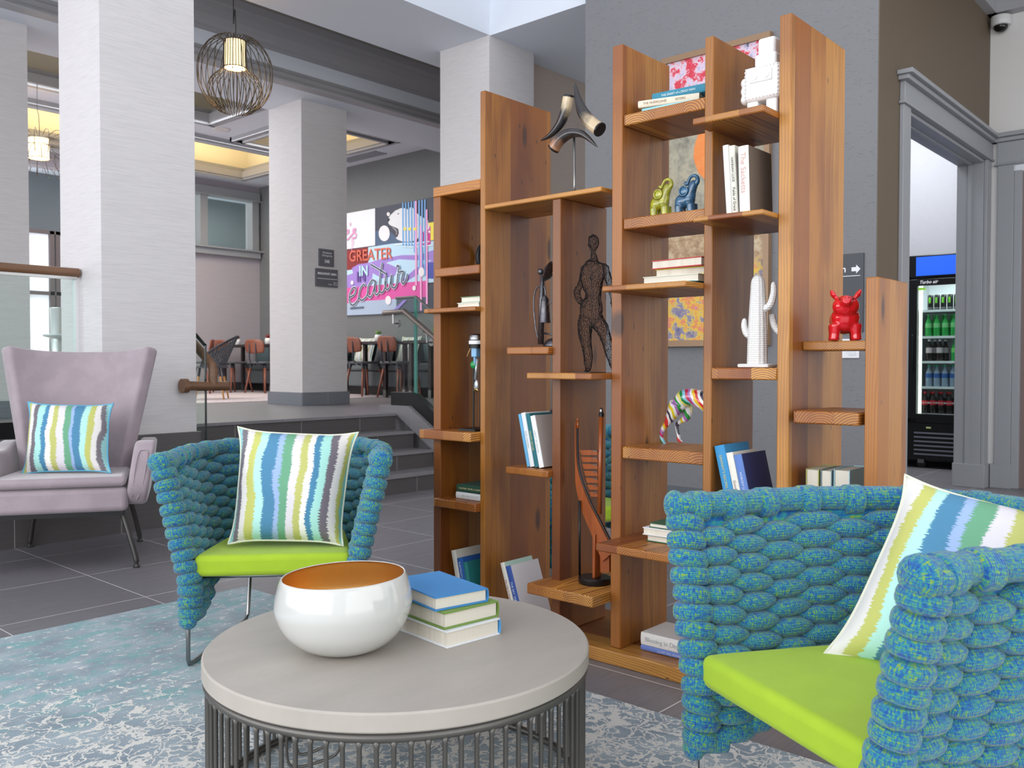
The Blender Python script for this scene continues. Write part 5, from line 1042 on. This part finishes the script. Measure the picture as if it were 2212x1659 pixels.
mpoly('bear', (222, 224, 230), [(344, 190), (362, 160), (400, 124), (445, 104), (480, 106), (505, 118), (515, 98), (535, 102), (550, 130), (600, 170), (650, 196), (660, 240), (600, 300), (560, 350), (500, 362), (450, 356), (418, 344), (404, 330), (420, 320), (428, 290), (424, 262), (400, 250), (372, 240), (352, 226)])
mpoly('bear_mouth', (70, 66, 78), [(364, 238), (400, 254), (422, 268), (428, 296), (418, 322), (404, 328), (396, 312), (404, 284), (384, 262), (362, 252)]); mpoly('bear_tongue', (150, 150, 160), [(372, 246), (398, 258), (414, 276), (412, 306), (406, 308), (408, 284), (388, 262)])
mpoly('bear_nose', (40, 40, 48), [(342, 184), (356, 180), (360, 194), (350, 208), (344, 204)]); mpoly('bear_eye', (40, 40, 48), [(416, 146), (428, 142), (430, 148), (420, 152)])
for a, b in ((350, 150),): mcirc(a-2, b, 12, 15)
mcirc(317, 296, 42, 60); mcirc(644, 246, 17, 25); mcirc(660, 284, 8, 10)
mline('white_splash', (226, 236, 244), [(400, 384), (470, 372), (560, 372), (660, 358)], 10); mline('white_splash', (206, 226, 240), [(460, 396), (560, 400), (690, 386)], 12)
for a, t0, t1 in ((458, 66, 395), (480, 63, 395), (502, 59, 392), (524, 55, 392), (545, 52, 440)): mpoly('blue_stripe', (112, 168, 226), [(a-5, t0), (a+5, t0-2), (a+8, t1), (a-2, t1)])
for a, t0, t1 in ((582, 46, 560), (604, 42, 560), (626, 39, 620)): mpoly('blue_stripe', (112, 168, 226), [(a-5, t0), (a+6, t0-2), (a+6, t1), (a-4, t1)])
for a, t0, t1 in ((558, 50, 694), (595, 240, 884), (640, 115, 836)): mpoly('pink_stripe', (236, 168, 214), [(a-7, t0), (a+6, t0-2), (a+8, t1), (a-5, t1)])
for a in (462, 500, 540): mpoly('yellow_fleck', (240, 220, 90), [(a, 255), (a+24, 250), (a+20, 272), (a+2, 276)])
mcirc(600, 590, 22, 36); mcirc(545, 713, 13, 19); mcirc(347, 806, 22, 34); mcirc(72, 672, 11, 16)
mpoly('slate_bar', (88, 100, 120), [(56, 862), (160, 852), (160, 866), (56, 874)])
mpoly('lilac_streak', (150, 130, 210), [(360, 905), (460, 806), (490, 804), (390, 905)])
def mtext(s_, a0, b0, a1, b1, size, col, bold=.0, depth=0):
    _ly[0] += 3; p, q = mp(a0, b0), mp(a1, b1); x = (q-p); F = frame((p+q)/2, x, (0, 0, 1)-x.normalized()*x.normalized().z if False else (0, 0, 1)); text(s_, size, F, plain('mural_%d_%d_%d' % col, col, .55), mu, bold=bold, ext=.001)
mtext('GREATER', 74, 475, 350, 452, .235, (232, 120, 90), .002); mtext('GREATER', 76, 476, 352, 453, .235, (150, 70, 84), -.008)
mtext('IN', 104, 632, 176, 626, .21, (112, 84, 160), .006); mtext('IN', 122, 588, 196, 582, .21, (186, 222, 240), .006)
pk = (232, 150, 196)
mline("script_e", pk, [(20, 300), (44, 290), (40, 268), (20, 290), (14, 330), (40, 340), (60, 310)], 12); mline('script_s', pk, [(60, 318), (96, 268), (84, 262), (76, 280), (100, 300), (96, 326), (70, 330)], 11); mline('apostrophe', pk, [(56, 214), (58, 240)], 10); mline('drip', pk, [(70, 330), (70, 432)], 6); mline('drip', pk, [(80, 330), (80, 390)], 5)
SCR = [[(50, 786), (90, 760), (100, 716), (78, 712), (54, 760), (52, 812), (74, 844), (110, 812), (128, 770)], [(172, 700), (160, 684), (134, 720), (124, 780), (146, 806), (180, 776), (196, 740)], [(248, 664), (226, 652), (196, 700), (192, 764), (214, 780), (236, 730), (250, 656), (244, 740), (262, 764), (284, 730)],
       [(302, 520), (286, 620), (278, 720), (298, 748), (322, 712), (330, 660)], [(214, 534), (260, 560), (330, 604)], [(332, 610), (322, 680), (336, 724), (358, 700), (372, 612), (372, 690), (392, 712), (412, 680), (420, 600)], [(414, 556), (416, 542), (430, 552), (424, 590), (462, 588), (448, 650), (462, 680), (486, 640), (492, 604)]]
for s_ in SCR: mline('script_halo', (226, 226, 232), s_, 22)
for s_ in SCR: mline('script_stroke', (58, 82, 104), s_, 13)
# ------------------------------------------------------------------ dining furniture (platform floor at z = .604)
ZF = .604
def dchair():
    t = thing('dining_chair', 'x', 'chair')
    MB().prism([(x, y, .445) for x, y in spline([(-.19, -.20), (.19, -.20), (.215, 0), (.17, .20), (0, .225), (-.17, .20), (-.215, 0), (-.19, -.20)], 3)[:-1]], (0, 0, .035)).build('seat', plain('charcoal_seat', (84, 86, 92), .7), t, local=True, bevel=.012)
    m = MB(); m.grid(lambda u, v: ((2*u-1)*(.185-.03*abs(2*v-1)**3), .235+.03*v-.045*(2*u-1)**2, .60+.21*v-(.02*abs(2*u-1)**3)*(v-.5)*2), 14, 8, uv=False)
    o = m.build('backrest', M_WALNUT, t, local=True, smooth=True); q = o.modifiers.new('s', 'SOLIDIFY'); q.thickness = .014
    for sx in (-1, 1):
        MB().tube(spline([(sx*.06, .12, .43), (sx*.065, .21, .455), (sx*.065, .255, .53), (sx*.06, .262, .76)], 5), .0095, 8).build('back_bracket', plain('bracket_grey', (66, 70, 78), .4, .4), t, local=True, smooth=True)
        for sy in (-1, 1):
            l = MB().tube([(sx*.13, sy*.13, .44), (sx*.145, sy*.15, .375)], .018, 10).build('leg_socket', plain('bracket_grey', (66, 70, 78), .4, .4), t, local=True, smooth=True)
            MB().tube([(sx*.145, sy*.15, .378), (sx*.20, sy*.215, .0)], [.019, .012], 10).build('leg', M_WALNUT, t, local=True, smooth=True)
    return t
dc0 = dchair(); G_ = 'walnut dining chairs'
spots = [((7.80, 8.90), -90, 'walnut backed dining chair behind the glass stair balustrade'), ((7.80, 9.62), -90, 'walnut backed dining chair emerging behind the far pillar, right side'), ((7.62, 11.80), -75, 'walnut dining chair just left of the far pillar'), ((7.45, 12.42), -80, 'walnut dining chair behind the dark woven tub chair'), ((6.75, 12.3), 60, 'walnut dining chair half hidden behind the stair handrail')]
for i, ((x, y), r, lab) in enumerate(spots):
    o = dc0 if i == 0 else dup(dc0); o.location = (x, y, ZF); o.rotation_euler = (0, 0, radians(r+180)); o['label'] = lab; o['group'] = G_
def dtable(label, x, y, w, d):
    t = thing('dining_table', label, 'table', (x, y, ZF), group='dark dining tables'); MB().box(-w/2, -d/2, .71, w/2, d/2, .745).build('tabletop', plain('espresso', (50, 40, 42), .4), t, local=True, bevel=.003)
    for sx in (-1, 1):
        for sy in (-1, 1):
            MB().box(sx*(w/2-.08)-.025, sy*(d/2-.08)-.025, .10, sx*(w/2-.08)+.025, sy*(d/2-.08)+.025, .71).build('leg', plain('espresso', (50, 40, 42), .4), t, local=True)
            MB().box(sx*(w/2-.08)-.026, sy*(d/2-.08)-.026, .0, sx*(w/2-.08)+.026, sy*(d/2-.08)+.026, .10).build('leg_cap', M_STEEL, t, local=True)
    return t
dtable('dark dining table with a succulent, before the striped banquette', 7.84, 9.45, .5, 1.0); dtable('dark dining table behind the glass stair balustrade', 7.84, 8.2, .5, .8); dtable('dark dining table left of the far pillar', 7.83, 12.35, .5, 1.5)
def planter(label, x, y, red=False):
    t = thing('potted_succulent', label, 'plant', (x, y, ZF+.745)); MB().lathe([(.035, 0), (.05, .01), (.055, .06), (.048, .10), (.042, .10)], (0, 0, 0), 20).build('pot', plain('pot_white', (226, 226, 226), .4), t, local=True, smooth=True)
    m = MB(); r = random.Random(4)
    for k in range(16):
        a = k*2.4; tl = .25+.6*(k/16); L_ = .085-.02*(k/16); d = Vector((cos(a)*sin(tl*1.3), sin(a)*sin(tl*1.3), cos(tl*1.3))); m.tube([Vector((0, 0, .095)), Vector((0, 0, .095))+d*L_*.5, Vector((0, 0, .095))+d*L_], [.008, .011, .001], 6, flat=.5)
    m.build('leaves', plain('succulent_red' if red else 'succulent_green', (132, 40, 40) if red else (112, 150, 84), .5), t, local=True, smooth=True); return t
planter('green succulent in a white pot on the dining table beside the far pillar', 7.9, 9.45); planter('succulent in a white pot seen through the glass balustrade', 7.88, 8.3)
planter('red succulent in a white pot on the table left of the far pillar', 7.85, 12.05, True); planter('red succulent in a white pot behind the dark woven tub chair', 7.85, 12.95, True)
# banquette and its pillows
bq = thing('banquette', 'long grey upholstered banquette under the mural', 'sofa', (8.25, 9.8, ZF)); M_BQ = plain('banquette_grey', (92, 98, 102), .8)
MB().box(8.13, 7.6, ZF+.12, 8.49, 13.2, ZF+.34).build('seat_base', M_BQ, bq, bevel=.02); MB().box(8.11, 7.6, ZF+.345, 8.36, 13.2, ZF+.46).build('seat_cushion', M_BQ, bq, bevel=.03); MB().box(8.33, 7.6, ZF+.46, 8.49, 13.2, ZF+.80).build('backrest', plain('banquette_back', (84, 102, 108), .8), bq, bevel=.03); MB().box(8.2, 7.6, ZF, 8.49, 13.2, ZF+.12).build('plinth', M_BLACK, bq)
BS = [((226, 222, 214), 5), ((88, 156, 176), 2), ((200, 214, 212), 3), ((140, 136, 40), 3), ((220, 216, 206), 2), ((96, 110, 150), 1), ((226, 222, 214), 4), ((88, 160, 180), 2), ((206, 200, 190), 2)]
M_BS = ikat('banquette_stripe', 3., BS*3, jag=0., wav=0.)
for y, lab in ((10.17, 'striped pillow on the banquette left of the succulent'), (9.22, 'striped pillow on the banquette behind the glass balustrade'), (11.35, 'striped pillow on the banquette at the left edge of the far pillar'), (8.45, 'striped pillow on the banquette nearest the bookcase')):
    pillow(lab, (8.19, y+.21, 1.07), (8.19, y-.21, 1.07), (8.31, y+.20, 1.43), (8.31, y-.20, 1.43), .12, M_BS, n=10)
for y, lab in ((10.72, 'plain grey pillow on the banquette beside the far pillar'), (9.72, 'plain grey pillow on the banquette behind the nearest dining chair')): pillow(lab, (8.20, y+.2, 1.07), (8.20, y-.2, 1.07), (8.31, y+.20, 1.42), (8.31, y-.20, 1.42), .11, plain('slate_pillow', (90, 92, 98), .9), n=10, piping=plain('slate_pillow', (90, 92, 98), .9))
# dark woven tub chairs
def tub():
    t = thing('woven_tub_chair', 'x', 'chair'); mm = plain('charcoal_rope', (52, 54, 62), .7)
    def sp(u, v):
        a = pi*(u-.5)*1.25; r = .24+.10*v; b = .40*v*(.55+.45*cos(a*1.0)); return Vector((r*sin(a)*1.1, r*cos(a)*.9+.10*v, .43+b))
    m = MB()
    for i in range(25): m.tube([sp(i/24, v/6) for v in range(7)], .0045, 5)
    for k in range(1, 15): m.tube([sp(i/24, k/15) for i in range(25)], .0045, 5)
    m.build('woven_shell', mm, t, local=True); MB().tube([sp(i/24, 1) for i in range(25)], .014, 8).tube([sp(0, v/6) for v in range(7)], .012, 8).tube([sp(1, v/6) for v in range(7)], .012, 8).build('rim', mm, t, local=True, smooth=True)
    MB().lathe([(.26, .0), (.27, .02), (.25, .035), (.0001, .035)], (0, 0, .41), 28).build('seat', plain('charcoal_seat', (84, 86, 92), .7), t, local=True, smooth=True)
    for sx in (-1, 1):
        for sy in (-1, 1):
            MB().tube([(sx*.17, sy*.16, .41), (sx*.19, sy*.18, .30)], .018, 8).build('leg_socket', mm, t, local=True); MB().tube([(sx*.19, sy*.18, .30), (sx*.25, sy*.235, 0)], [.017, .012], 8).build('leg', M_OAK, t, local=True, smooth=True)
    return t
tb0 = tub(); tb0.location = (5.82, 10.25, ZF); tb0.scale = (.86, .86, .95); tb0.rotation_euler = (0, 0, radians(-128)); tb0['label'] = 'dark woven rope tub chair with oak legs beyond the stair handrail'; tb0['group'] = 'dark woven tub chairs'
tb1 = dup(tb0, loc=(3.05, 9.35, ZF), rz=radians(-10), label='dark woven tub chair glimpsed left of the tall left pillar')
# steel cylinder seen past the glass railing
sc_ = thing('steel_canister', 'tall shiny steel canister with a glass dish, behind the left glass railing', 'canister', (3.56, 9.0, .604))
MB().lathe([(.12, 0), (.12, .975), (.112, .985), (.0001, .985)], (3.56, 9.0, .604), 32).build('body', plain('canister_steel', (206, 212, 210), .25, .7), sc_, smooth=True, autos=40); MB().lathe([(.05, 0), (.16, .03), (.165, .045), (.15, .05)], (3.52, 8.93, 1.28), 28).build('dish', plain('frosted_dish', (206, 218, 218), .2), sc_, smooth=True)
# ------------------------------------------------------------------ drinks fridge
def fridge(label, y0, y1, inner=True):
    t = thing('drinks_fridge', label, 'fridge', (9.8, (y0+y1)/2, 0), group='black drinks fridges'); Xf = 9.45; bk = plain('fridge_black', (16, 16, 18), .3); wi = plain('fridge_inside', (206, 212, 216), .4)
    MB().box(Xf+.06, y0, .09, 10.14, y0+.03, 2.14).box(Xf+.06, y1-.03, .09, 10.14, y1, 2.14).box(10.10, y0, .09, 10.14, y1, 2.14).box(Xf+.06, y0, .09, 10.14, y1, .50).box(Xf+.06, y0, 1.90, 10.14, y1, 2.14).build('cabinet', bk, t)
    MB().box(10.06, y0+.03, .50, 10.10, y1-.03, 1.9).box(Xf+.07, y1-.045, .50, 10.06, y1-.03, 1.9).box(Xf+.07, y0+.03, .50, 10.06, y0+.045, 1.9).build('liner', wi, t)
    MB().box(Xf+.01, y0, 1.93, Xf+.06, y1, 2.155).build('header_frame', bk, t, bevel=.01); MB().box(Xf+.002, y0+.0, 1.945, Xf+.012, y1-.10, 2.135).build('header_panel', glow('fridge_blue', (24, 84, 206), .62), t)
    MB().box(Xf, y0, .50, Xf+.045, y0+.05, 1.91).box(Xf, y1-.115, .50, Xf+.045, y1, 1.91).box(Xf, y0+.05, 1.845, Xf+.045, y1-.115, 1.91).box(Xf, y0+.05, .46, Xf+.045, y1-.115, .55).build('door_frame', bk, t, bevel=.003)
    MB().box(Xf+.02, y0+.05, .55, Xf+.026, y1-.115, 1.845).build('door_glass', M_GLASS, t); MB().box(Xf+.05, y1-.145, .53, Xf+.075, y1-.118, 1.84).build('light_strip', glow('fridge_light', (236, 240, 232), 1.1), t)
    MB().box(Xf-.02, y1-.085, .95, Xf, y1-.065, 1.35).build('door_handle', bk, t, bevel=.004)
    for z in (1.585, 1.319, 1.067, .81, .535): MB().box(Xf+.07, y0+.045, z, 10.05, y1-.05, z+.013).box(Xf+.06, y0+.045, z-.006, Xf+.072, y1-.05, z+.018).build('shelf', plain('shelf_white', (222, 226, 230), .4), t)
    MB().box(Xf+.0, y0, .09, Xf+.06, y1, .455).build('kick_panel', bk, t)
    for k in range(6): MB().box(Xf-.008, y0+.02, .135+.043*k, Xf+.002, y1-.10, .150+.043*k).build('grille_slat', plain('slat_grey', (128, 130, 140), .4, .3), t)
    if inner:
        text('Turbo air', .045, frame((Xf-.001, y1-.22, 1.878), (0, -1, 0), (0, 0, 1)), M_LET, t, 'maker_lettering', shear=.3, bold=.001)
        MB().box(Xf-.001, y1-.19, 1.80, Xf+.019, y1-.125, 1.825).build('green_sticker', plain('lime_sticker', (150, 214, 60), .5), t); MB().box(Xf-.001, y1-.26, .405, Xf+.001, y1-.215, .42).build('label_sticker', plain('yellow_sticker', (216, 222, 150), .5), t)
        MB().tube([(Xf+.04, y1-.16, .045), (Xf+.07, y1-.16, .045)], .045, 20).build('castor', plain('castor_black', (24, 24, 26), .3), t, smooth=True, autos=40); MB().box(Xf+.02, y1-.19, .05, Xf+.035, y1-.13, .10).build('castor_bracket', M_STEEL, t)
    return t
fridge('black glass door drinks fridge stocked with bottles in the alcove', 2.24, 3.0); fridge('second black drinks fridge, only its edge visible left of the stocked one', 3.01, 3.77, False)
area('fridge_lamp', (9.54, 2.62, 1.88), (0, radians(-20), 0), .08, .6, 6, (.95, 1, 1))
def bottle(name, liquid, cap, lab, h=.225, r=.032, logo=None, lz=(.40, .60), band=None):
    t = thing(name, 'x', 'bottle'); k = h/.225
    MB().lathe([(.8*r, 0), (r, .006*k), (r, .125*k), (.9*r, .145*k), (.45*r, .182*k), (.38*r, .205*k)], (0, 0, 0), 14).build('body', liquid, t, local=True, smooth=True)
    MB().lathe([(.46*r, .203*k), (.46*r, .224*k)], (0, 0, 0), 12).build('cap', cap, t, local=True, smooth=True, autos=40)
    MB().lathe([(r*1.02, h*lz[0]), (r*1.02, h*lz[1])], (0, 0, 0), 14, cap=False).build('label_band', lab, t, local=True, smooth=True)
    if logo: text(logo, .022, frame((-r*1.04, 0, h*(lz[0]+lz[1])/2), (0, -1, 0), (0, 0, 1)), M_LET, t, 'label_lettering', shear=.3)
    return t
gm = T('green_plastic', S(40, 168, 76), .15).m; cola = T('cola', S(34, 18, 16), .1).m; wat = T('clear_plastic', S(150, 168, 190), .1).m; rd_ = plain('red_label', (206, 30, 46), .4); bl_ = plain('blue_label', (50, 96, 170), .4); wh_ = plain('white_cap', (226, 226, 230), .4)
order = ['leftmost', 'second from left', 'third from left', 'fourth from left', 'fifth from left', 'rearmost left', 'rear second', 'rear third', 'rear fourth', 'rear fifth']
def stock(proto, z, n, grp, what, pitch=.083, y0=2.82, two=True):
    k = 0
    for rw in range(2 if two else 1):
        for i in range(n):
            o = proto if k == 0 else dup(proto); o.location = (9.575+rw*.085, y0-.0*rw-i*pitch-(.03 if rw else 0), z); o.rotation_euler = (0, 0, 0)
            o['label'] = ('%s, %s' % (what, order[i] if not rw else 'back row, '+order[i])); o['group'] = grp; k += 1
stock(bottle('soda_bottle', cola, rd_, rd_, logo='Coca-Cola'), .549, 5, 'red labelled cola bottles', 'cola bottle with red label on the bottom fridge shelf', .078, 2.835)
stock(bottle('water_bottle', wat, plain('teal_cap', (60, 160, 130), .4), bl_), .824, 4, 'water bottles', 'clear water bottle with blue label on the fourth fridge shelf', .076, 2.80)
stock(bottle('soda_bottle', cola, wh_, plain('silver_label', (206, 190, 196), .4), lz=(.38, .62)), 1.081, 2, 'silver labelled cola bottles', 'diet cola bottle with silver label on the third fridge shelf', .10, 2.80)
stock(bottle('soda_bottle', gm, gm, plain('lime_label', (120, 210, 110), .4)), 1.081, 2, 'green bottles on the third shelf', 'green soda bottle at the right of the third fridge shelf', .08, 2.56, False)
stock(bottle('soda_bottle', gm, gm, plain('pale_green_label', (120, 200, 130), .4)), 1.333, 5, 'green soda bottles', 'green soda bottle on the second fridge shelf', .08, 2.81)
cn = thing('drink_can', 'x', 'can'); MB().lathe([(.024, 0), (.028, .006), (.028, .148), (.024, .156)], (0, 0, 0), 16).build('can_body', plain('can_black', (24, 26, 26), .35, .3), cn, local=True, smooth=True, autos=40)
MB().box(-.0295, .004, .07, -.0275, .009, .125).box(-.0295, -.003, .075, -.0275, .002, .128).box(-.0295, -.010, .07, -.0275, -.005, .124).box(-.0295, -.010, .12, -.0275, .009, .128).build('claw_mark', plain('claw_green', (110, 190, 50), .4), cn, local=True); MB().lathe([(.0255, .157), (.0001, .157)], (0, 0, 0), 16).lathe([(.0286, .018), (.0286, .028)], (0, 0, 0), 16, cap=False).build('silver_trim', M_STEEL, cn, local=True)
stock(cn, 1.599, 5, 'black energy drink cans', 'black can with a green mark on the top fridge shelf', .062, 2.795, False)
